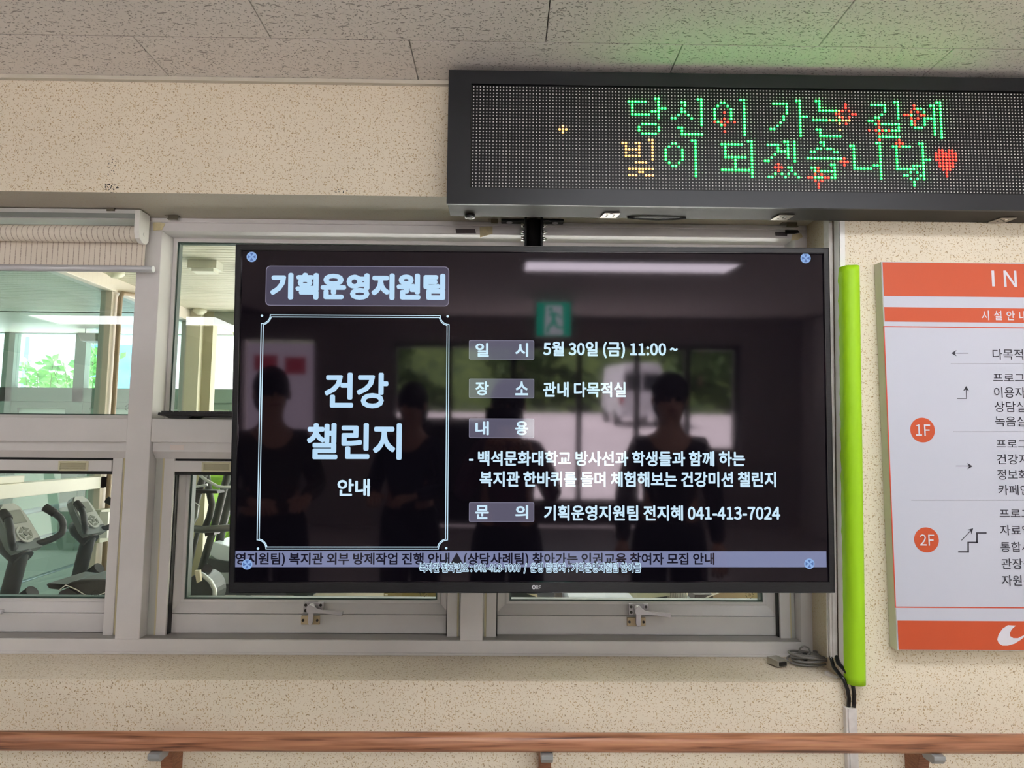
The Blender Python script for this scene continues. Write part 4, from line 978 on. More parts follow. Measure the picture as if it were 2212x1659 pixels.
def plant(name, cx, cy, z0, w_, h_, n, leaf, label, colA, group=None, seed=1):
    rnd = random.Random(seed); t = empty(name, (cx, cy, z0), label, 'plant', group)
    st = MB(); lf = MB()
    if z0 > .3: st.cyl((cx, cy, -.12), (cx, cy, z0), .02, 7)
    for s in range(max(4, n//14)):
        x = cx+rnd.uniform(-w_*.35, w_*.35); yy = cy+rnd.uniform(-.15, .15); tx = x+rnd.uniform(-.18, .18)*w_; hh = h_*rnd.uniform(.55, 1)
        pts = [(x+(tx-x)*k/4, yy, z0+hh*k/4) for k in range(5)]; st.tube(pts, .004, 5)
        for k in range(14):
            f = rnd.uniform(.25, 1); px_ = x+(tx-x)*f; pz = z0+hh*f
            d = Vector((rnd.uniform(-1, 1), rnd.uniform(-.8, .2), rnd.uniform(-.3, .8))).normalized(); u = d.cross(Vector((rnd.uniform(-.5, .5), 1, .3))).normalized()
            L_ = leaf*rnd.uniform(.7, 1.3); o_ = Vector((px_, yy, pz)); m_ = o_+d*L_*.5
            lf.add([o_, m_+u*L_*.27+Vector((0, 0, .1*L_)), o_+d*L_, m_-u*L_*.27+Vector((0, 0, .1*L_))], [(0, 1, 2), (0, 2, 3)])
    part('stems', st, mat('plant_stem', (96, 110, 60), .7), t, kind='stuff')
    part('leaves', lf, colA, t, kind='stuff')
LEAF = noisy('leaf_green', (92, 150, 84), (130, 180, 96), 9, .5); LEAFY = noisy('leaf_lime', (156, 200, 70), (120, 170, 60), 9, .5)
q0 = P(145, 850, 6.0)
plant('garden_shrub', q0.x, 6.0, q0.z-.12, 1.25, .55, 230, .11, 'leafy green shrub outside behind the two-paned window on the left', LEAF, seed=3)
q1 = P(216, 855, 6.7)
plant('garden_shrub', q1.x, 6.7, q1.z-.1, .5, .9, 110, .12, 'thinner climbing shrub outside, just left of the partition post', LEAF, seed=9)
q2 = P(478, 1150, 4.6)
plant('potted_plant', q2.x, 4.6, q2.z-.25, .9, .85, 200, .20, 'bright lime plant outside behind the cross trainer', LEAFY, seed=5)
hb_ = P(209, 728, FY2-.3)
obj('hanging_basket', MB().prism([(hb_.x-.11, hb_.z+.02), (hb_.x+.11, hb_.z+.02), (hb_.x+.08, hb_.z-.05), (hb_.x-.08, hb_.z-.05)], FY2-.4, FY2-.25), mat('basket_grey', (150, 150, 140), .7), label='small grey hanging basket in front of the far left window', cat='basket')
obj('basket_cord', MB().cyl((hb_.x-.09, FY2-.32, hb_.z+.02), (hb_.x-.09, FY2-.32, GZ), .004, 6), MBLK, bpy.data.objects['hanging_basket'])
obj('basket_cord', MB().cyl((hb_.x+.09, FY2-.32, hb_.z+.02), (hb_.x+.09, FY2-.32, GZ), .004, 6), MBLK, bpy.data.objects['hanging_basket'])

# ------------------------------------------------------------------ exercise bikes
MBK = mat('bike_black', (36, 44, 52), .4); MBKG = mat('bike_grip', (24, 28, 32), .6); MCON = mat('console_grey', (104, 114, 120), .4); MCONL = mat('console_rim', (176, 181, 182), .35); MLCD = mat('lcd_grey', (124, 130, 126), .25)
def bike_parts(name, loc, ang, label, group):
    t = bpy.data.objects.new(name, None); COL.objects.link(t); t.location = loc; t.rotation_euler = (0, 0, ang); t.empty_display_size = .1
    tag(t, label, 'exercise bike', group)
    def smooth(pts, n=5):
        out = []
        for i in range(len(pts)-1):
            p0 = Vector(pts[max(i-1, 0)]); p1 = Vector(pts[i]); p2 = Vector(pts[i+1]); p3 = Vector(pts[min(i+2, len(pts)-1)])
            for k in range(n):
                s = k/n; out.append(.5*((2*p1)+(p2-p0)*s+(2*p0-5*p1+4*p2-p3)*s*s+(3*p1-p0-3*p2+p3)*s**3))
        out.append(Vector(pts[-1])); return out
    obj('mast', MB().tube(smooth([(.12, 0, .30), (.085, 0, .55), (.05, 0, .80), (.01, 0, 1.0), (-.0, 0, 1.05)]), .031, 12), MBK, t)
    for sg in (-1, 1):
        hbp = smooth([(.0, .02*sg, 1.05), (-.03, .075*sg, 1.055), (-.065, .12*sg, 1.085), (-.06, .125*sg, 1.135), (-.03, .11*sg, 1.17), (.0, .10*sg, 1.19)])
        hb = obj('handlebar', MB().tube(hbp, .0135, 10), MBK, t)
        obj('grip', MB().tube(hbp[-7:], .0165, 10), MBKG, hb)
    c = Vector((.02, 0, 1.125)); up_ = Vector((.55, 0, .835)); nn = Vector((-.835, 0, .55)); si = Vector((0, 1, 0))
    def shape(poly, h0, h1):
        mb = MB(); n = len(poly); v = [c+(si*a+up_*b)*.82+nn*h0 for a, b in poly]+[c+(si*a+up_*b)*.82+nn*h1 for a, b in poly]
        mb.add(v, [tuple(range(n)), tuple(reversed(range(n, 2*n)))]+[(i, i+n, (i+1) % n+n, (i+1) % n) for i in range(n)]); return mb
    CS_ = .82
    out = [(-.075, -.125), (.075, -.125), (.088, -.09), (.078, .04), (.062, .10), (.035, .125), (-.035, .125), (-.062, .10), (-.078, .04), (-.088, -.09)]
    cs = obj('console', shape(out, -.03, .0), MCON, t)
    obj('console_rim', shape([(a*.86, b*.93+.006) for a, b in out[2:]], 0, .006), MCONL, cs)
    obj('display', shape([(-.047, .012), (.047, .012), (.043, .082), (-.043, .082)], .006, .009), MLCD, cs)
    obj('keypad', shape([(.046*math.cos(2*PI*k/20), -.05+.046*math.sin(2*PI*k/20)) for k in range(20)], .006, .012), MCONL, cs)
    for k in range(5):
        a0 = 2*PI*k/5+.35
        pol = [(.020*math.cos(a0), -.05+.020*math.sin(a0)), (.020*math.cos(a0+.8), -.05+.020*math.sin(a0+.8)), (.037*math.cos(a0+.9), -.05+.037*math.sin(a0+.9)), (.037*math.cos(a0-.1), -.05+.037*math.sin(a0-.1))]
        obj('button', shape(pol, .012, .015), MLCD, cs)
    obj('button', shape([(.012*math.cos(2*PI*k/12), -.05+.012*math.sin(2*PI*k/12)) for k in range(12)], .012, .016), MLCD, cs)
    obj('console_neck', MB().tube([(-.01, 0, 1.0), (.06, 0, 1.06), (.10, 0, 1.07)], [.04, .045, .02], 10), MBK, t)
    obj('bottle_holder', MB().tube([(.04, 0, .80), (-.02, 0, .845), (-.06, 0, .875)], [.022, .027, .027], 14), MBKG, t)
    obj('flywheel_housing', MB().sphere((.16, 0, .30), .24, 20, 10, 1.0, .28, .95), MBK, t)
    obj('frame_tube', MB().tube(smooth([(.15, 0, .12), (-.15, 0, .16), (-.30, 0, .25), (-.32, 0, .45), (-.33, 0, .62)]), .035, 10), MBK, t)
    obj('saddle', MB().tube(smooth([(-.15, 0, .62), (-.20, 0, .63), (-.26, 0, .64), (-.33, 0, .65), (-.38, 0, .65)]), [.018]*5+[.03]*5+[.05]*5+[.09]*5+[.04], 14, flat=.35), MBKG, t)
    for x in (-.36, .36): obj('foot_bar', MB().cyl((x, -.24, .035), (x, .24, .035), .03, 12), MBK, t)
    obj('base_tube', MB().tube([(-.36, 0, .05), (-.1, 0, .12), (.36, 0, .05)], .03, 10), MBK, t)
    for sg in (-1, 1):
        cr0 = obj('crank', MB().box(.11-.09*sg-.09*0, .14-.09*sg+.0, .075*sg-.008, .075*sg+.008, .20+.03*sg, .36), MCONL, t)
        obj('pedal', MB().box(.02+.0-.09*sg+.05, .16-.09*sg+.05, .12*sg-.04, .12*sg+.04, .20, .225), MBKG, cr0)
    return t
k1 = P(50, 1137, 1.13); k2 = P(197, 1112, 1.75)
fa = math.atan2(.12, -.99)
bike_parts('exercise_bike', (k1.x, k1.y, k1.z-1.125), fa, 'dark exercise bike nearest the window, cut by the left edge of the photo', 'exercise bikes in the gym')
bike_parts('exercise_bike', (k2.x, k2.y, k2.z-1.125), fa, 'dark exercise bike further back, with its whole console visible in the left pane', 'exercise bikes in the gym')
def px_prism(mb, pts, Y, d):
    q = [P(a, b, Y) for a, b in pts]; return mb.prism([(p.x, p.z) for p in q], Y, Y+d)
def px_tube(mb, pts, Y, rpx, n=10, dy=None, flat=None):
    q = [P(a, b, Y+(dy[i] if dy else 0)) for i, (a, b) in enumerate(pts)]; r = rpx/FPX*(Y+DIST); return mb.tube(q, r, n, flat=flat)
# padded bench machine in front of the bikes
bn = empty('bench_machine', (P(180, 1280, .72).x, .8, 0), 'black padded bench with white piping in front of the exercise bikes', 'gym bench')
px_prism_pts = [(98, 1262), (104, 1259), (130, 1262), (142, 1264), (152, 1257), (172, 1252), (215, 1251), (262, 1253), (262, 1285), (232, 1287), (200, 1289), (180, 1283), (160, 1272), (146, 1266), (128, 1275), (104, 1272)]
part('bench_pad', px_prism(MB(), px_prism_pts, .70, .20), mat('black_leatherette', (40, 40, 40), .35), bn, bev=.008)
part('piping', px_tube(MB(), [(128, 1275), (142, 1264), (150, 1267), (166, 1274), (185, 1286), (205, 1289), (225, 1281), (262, 1266)], .694, 1.1, 6), MWHITE, bn)
part('bench_frame', px_prism(MB(), [(130, 1277), (146, 1270), (170, 1284), (200, 1293), (262, 1288), (262, 1520), (120, 1520), (110, 1310)], .74, .12), mat('bench_frame_black', (28, 32, 40), .45), bn)

# cross trainer seen between mullion and television
CTY = 2.26
ct = empty('cross_trainer', (P(440, 1200, CTY).x, CTY, 0), 'black and silver cross trainer seen through the narrow gap left of the television', 'cross trainer')
MDG = noisy('machine_dark', (62, 66, 62), (46, 50, 48), 14, .45); MSG2 = mat('machine_silver', (200, 204, 204), .3, metal=.5)
part('swing_arm', px_tube(MB(), [(443, 1020), (433, 1048), (425, 1080), (412, 1120), (402, 1150)], CTY, 7.5, 10), MDG, ct)
part('swing_arm', px_tube(MB(), [(446, 1025), (452, 1062), (458, 1090), (453, 1115), (444, 1138)], CTY+.1, 7, 10), MDG, ct)
part('upright', px_tube(MB(), [(492, 1025), (478, 1078), (464, 1135), (450, 1180), (434, 1234)], CTY+.2, 8, 10), MDG, ct)
part('upright', px_tube(MB(), [(430, 1140), (418, 1185), (406, 1240)], CTY+.05, 5, 10), MDG, ct)
part('console_shelf', px_prism(MB(), [(404, 1058), (468, 1060), (470, 1066), (404, 1066)], CTY-.06, .1), MBLK, ct, bev=.003)
part('grab_bar', px_tube(MB(), [(402, 1054), (428, 1051), (448, 1047)], CTY-.08, 2.6, 8), MSG2, ct)
part('grab_bar', px_tube(MB(), [(430, 1024), (441, 1034), (456, 1043), (471, 1051), (484, 1053), (500, 1052)], CTY-.1, 3.2, 8), MSG2, ct)
part('cross_arm', px_tube(MB(), [(408, 1141), (440, 1144), (470, 1142), (510, 1139)], CTY-.05, 7.5, 12), mat('arm_satin', (104, 106, 104), .28, metal=.4), ct)
part('arm_joint', px_prism(MB(), [(440, 1139), (466, 1139), (462, 1156), (443, 1159)], CTY-.03, .08), MBLK, ct)
part('hub', MB().cyl(P(448, 1229, CTY-.05), P(448, 1229, CTY+.06), .026, 16), MBLK, ct)
ell = [(430+33*math.cos(2*PI*k/28), 1282+42*math.sin(2*PI*k/28)) for k in range(28)]
part('flywheel_case', px_prism(MB(), ell, CTY-.12, .16), mat('case_dark', (48, 56, 54), .35), ct, bev=.006)
part('case_rim', px_tube(MB(), [(424, 1236), (440, 1243), (455, 1256), (464, 1274), (464, 1292), (456, 1312)], CTY-.12, 5, 8), MSG2, ct)
part('paper_tag', px_prism(MB(), [(420, 1233), (431, 1232), (433, 1256), (425, 1260)], CTY-.16, .02), mat('tag_cream', (226, 214, 190), .7), ct)
part('mesh_back', px_prism(MB(), [(398, 1090), (420, 1086), (428, 1092), (424, 1118), (410, 1142), (398, 1150)], CTY-.02, .03), mat('mesh_grey', (112, 114, 112), .8), ct)
part('mesh_rim', px_tube(MB(), [(400, 1087), (420, 1085), (429, 1091), (425, 1118), (411, 1143), (400, 1158)], CTY-.03, 1.6, 6), MSG2, ct)
part('base_frame', MB().box(P(400, 1300, CTY).x-.1, P(460, 1300, CTY).x+.1, CTY-.1, CTY+.5, 0, .12), MDG, ct)
# slatted platform and treadmill behind the television
sp_ = empty('slatted_platform', (-1.3, 2.7, .30), 'white slatted floor platform seen in the strip under the television', 'platform')
z_s = .34; k = 0; x = -2.2
while x < -.50:
    part('slat', MB().box(x, x+.098, 2.75, 3.55, z_s-.03, z_s), mat('white_board', (226, 232, 230), .35), sp_, bev=.002); x += .106
part('frame', MB().box(-2.2, -.5, 2.80, 2.88, 0, z_s-.03).box(-2.2, -.5, 3.42, 3.50, 0, z_s-.03), mat('joist', (150, 150, 146), .7), sp_)
TMY = 2.95
tm = empty('treadmill', (P(540, 1240, TMY).x, TMY, z_s), 'black and silver treadmill standing on the white slats, mostly hidden by the television', 'treadmill')
part('motor_hood', px_prism(MB(), [(450, 1196), (462, 1170), (500, 1182), (520, 1190), (520, 1214), (470, 1212)], TMY, .35), mat('hood_white', (214, 224, 230), .25), tm, bev=.006)
part('hood_band', px_prism(MB(), [(446, 1205), (500, 1216), (620, 1218), (620, 1239), (452, 1238)], TMY-.02, .4), mat('band_dark', (56, 62, 64), .4), tm)
part('side_rail', px_prism(MB(), [(445, 1238), (640, 1240), (640, 1263), (452, 1262)], TMY-.05, .45), mat('rail_silver', (178, 186, 188), .3, metal=.3), tm)
part('running_deck', px_prism(MB(), [(440, 1262), (672, 1264), (680, 1276), (676, 1287), (440, 1285)], TMY-.08, .5), mat('deck_black', (40, 46, 48), .5), tm, bev=.004)
part('upright', px_tube(MB(), [(512, 1020), (500, 1060), (482, 1130), (470, 1190)], TMY+.1, 9, 10), MDG, tm)
part('foot', px_prism(MB(), [(634, 1286), (664, 1286), (650, 1300), (640, 1303)], TMY-.08, .1), MBLK, tm)
part('foot', MB().box(P(470, 1285, TMY).x, P(480, 1285, TMY).x+.04, TMY-.06, TMY+.4, z_s, z_s+.09), MBLK, tm)
bq0, bq1 = P(829, 1285, 1.6), P(944, 1285, 1.6)
bx_ = obj('brown_cabinet', MB().box(bq0.x, bq1.x, 1.6, 1.95, 0, P(880, 1262, 1.6).z), noisy('olive_board', (132, 116, 72), (120, 104, 62), 6, .6), label='olive brown cabinet back under the television, left of the centre mullion', cat='cabinet', bev=.003)
part_m = obj('corner_mark', MB().box(bq0.x+.004, bq0.x+.018, 1.598, 1.6, P(835, 1284, 1.6).z-.003, P(835, 1284, 1.6).z).box(bq1.x-.018, bq1.x-.008, 1.598, 1.6, P(938, 1300, 1.6).z-.01, P(938, 1297, 1.6).z), MWHITE, bx_)

# desk and its clutter behind the right lower pane
DZ = .84
dk = empty('desk', (.45, .75, 0), 'pale brown desk standing behind the right lower pane', 'desk')
part('desk_top', MB().box(-.05, 1.0, .42, 1.2, DZ-.03, DZ), noisy('desk_wood', (150, 122, 88), (136, 108, 76), 5, .5, 4, (1, 12, 12)), dk, bev=.002)
for x in (-.02, .97):
    for y in (.45, 1.17): part('leg', MB().box(x-.02, x+.02, y-.02, y+.02, 0, DZ-.03), MBLK, dk)
def dbox(name, p0, p1, Y, d, zt, m, label, cat, bev=.002):
    return obj(name, MB().box(P(p0, 1295, Y).x, P(p1, 1295, Y).x, Y, Y+d, DZ+.001, zt), m, label=label, cat=cat, bev=bev)
d1 = dbox('file_box', 1096, 1198, .62, .18, 1.03, mat('box_navy', (32, 40, 48), .3), 'dark navy box at the left end of the desk behind the glass', 'box')
obj('box_label', MB().box(P(1120, 1300, .619).x, P(1161, 1300, .619).x, .6185, .62, P(1120, 1303.5, .62).z, P(1120, 1299.5, .62).z).prism([(P(a, b, .62).x, P(a, b, .62).z) for a, b in ((1138, 1282.5), (1161, 1283), (1161, 1290), (1150, 1286))], .6185, .62), mat('label_cream', (226, 214, 188), .6), d1)
dbox('carton', 1200, 1226, .74, .2, 1.02, mat('carton_brown', (136, 112, 78), .7), 'narrow brown carton beside the dark navy box', 'box')
pp_ = P(1230, 1289, .50)
dbox('paper_stack', 1229, 1368, .50, .25, P(1300, 1290.5, .50).z, mat('paper_blue_white', (206, 214, 232), .6), 'tall stack of white paper on the desk', 'paper stack')
dbox('desk_shelf', 1230, 1358, .78, .12, 1.0, noisy('shelf_brown', (128, 112, 84), (112, 98, 74), 5, .6), 'brown slatted shelf front behind the paper stack', 'shelf')
obj('file_tray', px_prism(MB(), [(1357, 1278), (1447, 1278), (1447, 1287), (1395, 1293), (1366, 1297), (1357, 1305)], .56, .2), mat('tray_cream', (214, 216, 190), .5), label='cream tray tilted over the black bag on the desk', cat='tray')
obj('black_bag', px_prism(MB(), [(1372, 1296), (1400, 1291), (1447, 1284), (1452, 1306), (1440, 1330), (1372, 1330)], .60, .2), mat('bag_black', (40, 44, 48), .5), label='black bag on the desk under the cream tray', cat='bag')
cm = MB()
for i in range(9):
    c = P(1448+i*3.6, 1291, .55); cm.tube([(c.x, .55+.035*math.cos(2*PI*k/12), c.z+.035*math.sin(2*PI*k/12)) for k in range(13)], .0024, 6, cap=False)
obj('wire_coil', cm, mat('coil_grey', (164, 162, 150), .35, metal=.5), label='silver wire coil of a notebook on the desk', cat='coil')
dbox('pencil_case', 1480, 1500, .56, .1, 1.02, mat('case_slate', (92, 108, 110), .6), 'slate grey upright case right of the wire coil', 'case')
dbox('pencil_case', 1501, 1541, .60, .08, 1.03, mat('case_dark2', (66, 56, 58), .6), 'dark brown case between the slate case and the sloping pale folder', 'case')
obj('folder', px_prism(MB(), [(1490, 1312), (1512, 1300), (1545, 1284), (1580, 1276), (1660, 1276), (1660, 1330), (1490, 1330)], .72, .03), noisy('folder_olive', (176, 168, 140), (160, 138, 112), 3, .6), label='sloping olive and tan folder at the right end of the desk', cat='folder')
obj('white_cable', px_tube(MB(), [(1494, 1312), (1508, 1301), (1530, 1289), (1552, 1281)], .60, 1.5, 8), MWHITE, label='white strip curving in front of the olive folder', cat='cable')

# ================================================================== behind the camera: sign, van, trees, people (seen mirrored in the screen)
xs_ = empty('exit_sign', (.42, -4.75, 2.20), 'green and white emergency exit pictogram sign, seen mirrored in the screen', 'exit sign')
ex0, ex1, ez0, ez1, ey = .285, .585, 2.045, 2.345, -4.75
part('sign_box', MB().box(ex0-.01, ex1+.01, ey-.04, ey-.002, ez0-.01, ez1+.01).cyl((ex0+.06, ey-.02, ez1), (ex0+.06, ey-.02, ZC), .008, 8).cyl((ex1-.06, ey-.02, ez1), (ex1-.06, ey-.02, ZC), .008, 8), MWHITE, xs_)
xf = part('lit_face', MB().box(ex0, ex1, ey-.002, ey, ez0, ez1), mat('exit_green', (0, 120, 80), .5, emit=(.0, .62, .36), es=4.5), xs_)
MXW = mat('exit_white', (240, 240, 240), .5, emit=(.85, .95, 1), es=4.0)
obj('door_pictogram', MB().prism([(ex0+.07, ez0+.01), (ex0+.235, ez0+.01), (ex0+.225, ez1-.03), (ex0+.08, ez1-.03)], ey, ey+.002), MXW, xf)
def X(u, v): return (ex1-.30*u, ez0+.30*v)
mn = MB()
for poly in ([(.52, .80), (.58, .86), (.64, .84), (.66, .77), (.60, .72), (.54, .74)], [(.36, .66), (.54, .72), (.66, .64), (.62, .58), (.56, .60), (.56, .44), (.70, .26), (.72, .10), (.64, .08), (.62, .22), (.48, .34), (.40, .22), (.22, .20), (.22, .27), (.36, .30), (.44, .48), (.44, .60), (.36, .58), (.28, .50), (.24, .54)]):
    mn.prism([X(*p) for p in poly], ey+.002, ey+.004)
obj('running_figure', mn, MATS['exit_green'], xf)

vn = empty('white_van', (5.6, -26, 0), 'white delivery van parked outside the entrance, mirrored in the screen', 'van')
MVAN = mat('van_white', (236, 236, 240), .25, coat=.6); MVG = mat('van_glass', (30, 32, 38), .08)
# the van parts are written round x = 3.3, y = -17 and carried out into the yard by the anchor
part('van_body', MB().prism([(2.45, .35), (4.2, .35), (4.2, 1.3), (4.08, 2.3), (3.95, 2.42), (2.7, 2.42), (2.57, 2.3), (2.45, 1.3)], -20.2, -15.6), MVAN, vn, bev=.06)
part('rear_window', MB().box(2.66, 3.28, -15.62, -15.585, 1.35, 2.05).box(3.36, 3.98, -15.62, -15.585, 1.35, 2.05), MVG, vn)
for x in (2.53, 4.12): part('tail_lamp', MB().box(x-.07, x+.07, -15.64, -15.57, .85, 1.35), mat('tail_red', (190, 30, 36), .3), vn)
part('number_plate', MB().box(3.12, 3.52, -15.6, -15.575, .62, .74), MWHITE, vn)
for x in (2.5, 4.15):
    for y in (-16.4, -19.2): part('wheel', MB().cyl((x-.11, y, .30), (x+.11, y, .30), .33, 20), MBLK, vn)
vn.location = (5.6+2.0, -26-9.0, 0)
# green bank of shrubs and trees across the yard
bank = MB(); nxx, nyy = 60, 14; vs = []
for j in range(nyy+1):
    for i in range(nxx+1):
        x = -34+68*i/nxx; y = -36-16*j/nyy; z = -.1+7.5*(j/nyy)**.8+.5*math.sin(i*1.7+j)*math.sin(j*1.3+i*.6)*(j > 0)
        vs.append((x, y, z))
bank.add(vs, [(j*(nxx+1)+i, j*(nxx+1)+i+1, (j+1)*(nxx+1)+i+1, (j+1)*(nxx+1)+i) for j in range(nyy) for i in range(nxx)], True)
obj('green_bank', bank, noisy('bank_foliage', (40, 62, 22), (84, 102, 42), 1.6, .9, 8), kind='structure')
def tree(x, y, h, r, label, seed):
    t = empty('bank_tree', (x, y, 0), label, 'tree', 'trees on the bank opposite the entrance'); rnd = random.Random(seed)
    part('trunk', MB().tube([(x, y, 0), (x+.1, y, h*.4), (x, y, h*.75)], [.16, .12, .06], 8), mat('bark', (90, 70, 54), .9), t)
    cr = MB()
    for k in range(420):
        d = Vector((rnd.gauss(0, 1), rnd.gauss(0, 1), rnd.gauss(0, .8))).normalized()*r*rnd.uniform(.55, 1.05); o_ = Vector((x, y, h*.72))+d
        a = Vector((rnd.uniform(-1, 1), rnd.uniform(-1, 1), rnd.uniform(-1, 1))).normalized()*.34; b = a.cross(Vector((rnd.uniform(-1, 1), 1, rnd.uniform(-1, 1)))).normalized()*.22
        cr.add([o_-a, o_+b, o_+a, o_-b], [(0, 1, 2, 3)])
    part('crown', cr, mat('crown_green', (62, 88, 34), .8), t, kind='stuff')
tree(-7.5, -38, 5.2, 2.2, 'round tree on the bank, farthest left from the entrance', 1); tree(1.0, -39, 5.8, 2.5, 'taller tree on the bank straight across from the entrance', 2); tree(11.5, -38, 5.0, 2.2, 'round tree on the bank beyond the white van', 3)

def person(name, x, y, h, face, label, shirt, trous, hairc, pose='stand', hairl=0, cap=False):
    """continuous skinned body; face = heading angle of the front (radians)"""
    s = h/1.70
    t = bpy.data.objects.new('person', None); COL.objects.link(t); t.location = (x, y, 0); t.rotation_euler = (0, 0, face-PI/2); t.empty_display_size = .1
    tag(t, label, 'person')
    V, E, R = [], [], []
    def add(p, r, link=None):
        V.append((p[0]*s, p[1]*s, p[2]*s)); R.append(r*s)
        if link is not None: E.append((link, len(V)-1))
        return len(V)-1
    pel = add((0, 0, .93), .135); bel = add((0, .01, 1.08), .125, pel); che = add((0, 0, 1.27), .145, bel); ne0 = add((0, -.01, 1.42), .07, che)
    nk = add((0, .0, 1.47), .052, ne0); hd = add((0, .01, 1.56), .078, nk); ht = add((0, .0, 1.635), .072, hd)
    shoes = []; hands = []
    for sg in (-1, 1):
        hp = add((.09*sg, 0, .88), .095, pel); kn = add((.10*sg, .01, .48), .062, hp); an = add((.105*sg, -.01, .09), .042, kn); toe = add((.115*sg, .11, .035), .034, an); shoes.append((.11*sg))
        sh = add((.150*sg, -.005, 1.355), .055, che)
        if pose == 'phone': el = add((.22*sg, .12, 1.15), .043, sh); wr = add((.10*sg, .28, 1.36), .028, el)
        elif pose == 'bent': el = add((.22*sg, .03, 1.12), .043, sh); wr = add((.12*sg, .22, 1.10), .028, el)
        else: el = add((.215*sg, -.02, 1.12), .043, sh); wr = add((.225*sg, .05, .89), .028, el)
        d = (Vector(V[wr])-Vector(V[el])).normalized(); hands.append((Vector(V[wr]), d, sg))
    me = bpy.data.meshes.new('body'); me.from_pydata(V, E, [])
    me.materials.append(mat('skin', (214, 170, 146), .55, spec=.3))
    b = bpy.data.objects.new('body', me); COL.objects.link(b); b.parent = t
    sk = b.modifiers.new('skin', 'SKIN'); sk.use_smooth_shade = True
    sd = me.skin_vertices[0].data
    for i, r in enumerate(R): sd[i].radius = (r, r*(.72 if i in (0, 1, 2) else 1.0)); sd[i].use_root = (i == 0)
    b.modifiers.new('sub', 'SUBSURF').levels = 1; b.modifiers['sub'].render_levels = 2
    # garments as close-fitting shells with their own hems
    def garment(nm, idx_edges, m, grow):
        ids = sorted({i for e in idx_edges for i in e}); mp = {j: k for k, j in enumerate(ids)}
        g = bpy.data.meshes.new(nm); g.from_pydata([V[i] for i in ids], [(mp[a], mp[b_]) for a, b_ in idx_edges], []); g.materials.append(m)
        o = bpy.data.objects.new(nm, g); COL.objects.link(o); o.parent = t
        k_ = o.modifiers.new('skin', 'SKIN'); k_.use_smooth_shade = True; sv = g.skin_vertices[0].data
        for i in ids: sv[mp[i]].radius = ((R[i]+grow*s), (R[i]+grow*s)*(.76 if i in (0, 1, 2, len(V)-1) else 1.0)); sv[mp[i]].use_root = (i == ids[0])
        o.modifiers.new('sub', 'SUBSURF').render_levels = 2
    V.append((0, 0, .84*s)); R.append(.125*s)
    # vertex numbers: 0 pelvis 1 belly 2 chest 3 neck base 4 neck 5 head 6 top; then per side 7 hip 8 knee 9 ankle 10 toe 11 shoulder 12 elbow 13 wrist
    arms = []
    for k in (7, 14): arms += [(2, k+4), (k+4, k+5), (k+5, k+6)]
    garment('shirt', [(len(V)-1, 0), (0, 1), (1, 2), (2, 3)]+arms, shirt, .008)
    garment('trousers', [(0, 1), (0, 7), (7, 8), (8, 9), (0, 14), (14, 15), (15, 16)], trous, .018)
    for sx in shoes:
        obj('shoe', MB().sphere((sx*s, .045*s, .045*s), .1*s, 12, 8, .48, 1.35, .46), MBLK, t)
    hc = Vector((0, .0, 1.60))*s
    obj('hair', MB().sphere(hc+Vector((0, -.018, .012))*s, .1*s, 18, 12, .88, 1.0, 1.08).sphere(hc+Vector((0, -.045, -.045-hairl*.5))*s, .085*s, 14, 8, .95, .62, 1.0+hairl*6), hairc, t)
    fm = MB(); z0 = 1.578*s; fy = .082*s
    fm.prism([(-.012*s, z0-.03*s), (.012*s, z0-.03*s), (.004*s, z0+.012*s), (-.004*s, z0+.012*s)], fy, fy+.022*s)
    obj('nose', fm, MATS['skin'], t)
    for sg in (-1, 1):
        obj('eye', MB().sphere((.03*sg*s, fy+.002*s, z0+.01*s), .011*s, 10, 6), mat('eye_dark', (30, 24, 22), .2), t)
        obj('ear', MB().sphere((.082*sg*s, .0, z0-.002*s), .026*s, 10, 6, .35, .6, 1.1), MATS['skin'], t)
    obj('mouth', MB().box(-.022*s, .022*s, fy-.001*s, fy+.006*s, z0-.052*s, z0-.045*s), mat('lips', (170, 96, 90), .5), t)
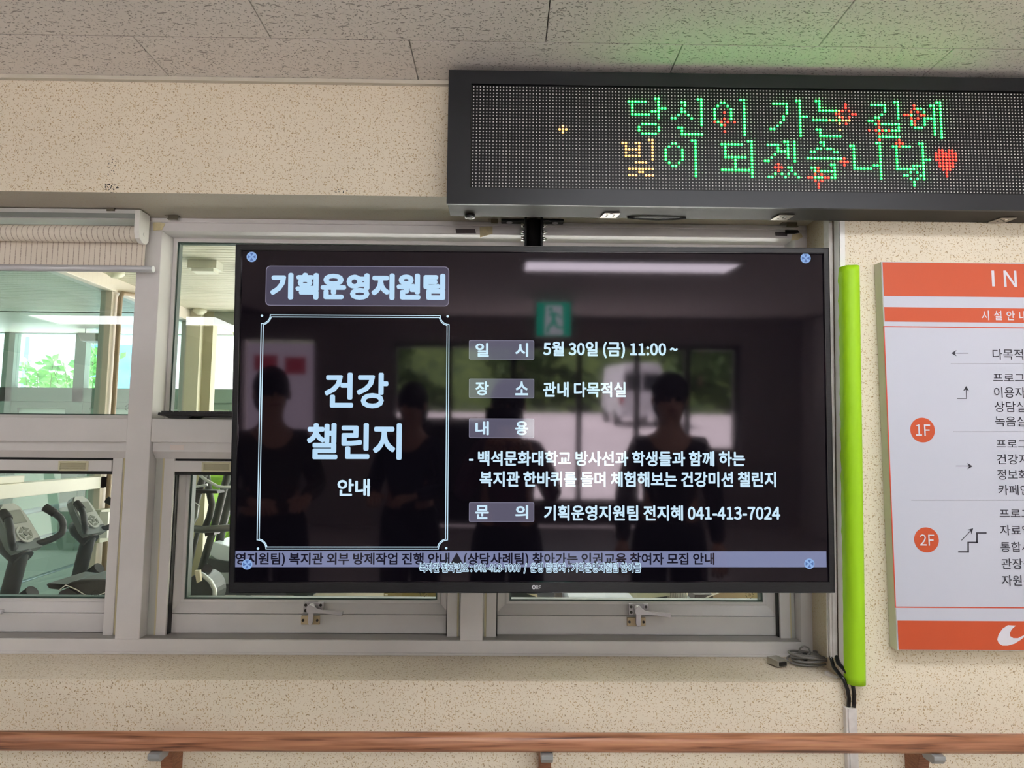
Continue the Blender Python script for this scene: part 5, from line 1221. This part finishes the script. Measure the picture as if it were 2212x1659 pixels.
    for wp, d, sg in hands:
        side = Vector((sg, 0, 0)); side = (side-d*side.dot(d)).normalized(); nrm = d.cross(side).normalized()
        palm = MB().tube([wp-d*.01, wp+d*.035*s, wp+d*.075*s, wp+d*.088*s], [.024*s, .036*s, .040*s, .034*s], 12, flat=.42)
        hn = obj('hand', palm, MATS['skin'], t)
        for k, (off, ln) in enumerate(((-.030, .062), (-.010, .072), (.010, .068), (.029, .052))):
            b0 = wp+d*.082*s+side*off*s; b1 = b0+d*ln*.5*s+nrm*.008*s*sg; b2 = b1+d*ln*.38*s+nrm*.024*s*sg
            obj('finger', MB().tube([b0-d*.01, b0, b1, b2], [.009*s, .0092*s, .0085*s, .0065*s], 8), MATS['skin'], hn)
        b0 = wp+d*.03*s-side*.030*s; obj('thumb', MB().tube([b0, b0+d*.03*s-side*.022*s, b0+d*.058*s-side*.026*s], [.012*s, .011*s, .008*s], 8), MATS['skin'], hn)
    return t
HB = mat('hair_black', (22, 18, 18), .6)
J1 = mat('cloth_navy', (44, 46, 62), .9); J2 = mat('cloth_charcoal', (52, 48, 50), .9); J3 = mat('cloth_plum', (92, 62, 78), .9); J4 = mat('cloth_olive', (70, 66, 54), .9); TR = mat('cloth_trousers', (34, 34, 40), .9)
person('p', .02, -1.97, 1.63, PI/2, 'person in a plum top taking the photo with both hands raised, mirrored in the screen', J3, TR, HB, 'phone', .10)
person('p', .79, -1.98, 1.67, PI/2+.1, 'person in dark clothes close to the screen on the right, mirrored as the broadest silhouette', J2, TR, HB, 'stand')
person('p', -.50, -2.45, 1.61, PI/2+.3, 'person in navy with tied-up hair, mirrored between the photographer and the far left person', J1, TR, HB, 'bent', .02)
person('p', -1.12, -2.05, 1.68, PI/2-.5, 'person with short hair in an olive jacket, mirrored farthest left in the screen', J4, TR, HB, 'bent')
ph = empty('phone', (0, -1.59, 1.49), 'black smartphone held up by the photographer at the camera position', 'phone')
part('phone_body', MB().box(-.078, .078, -1.600, -1.591, 1.447, 1.523), MBLK, ph, bev=.003)
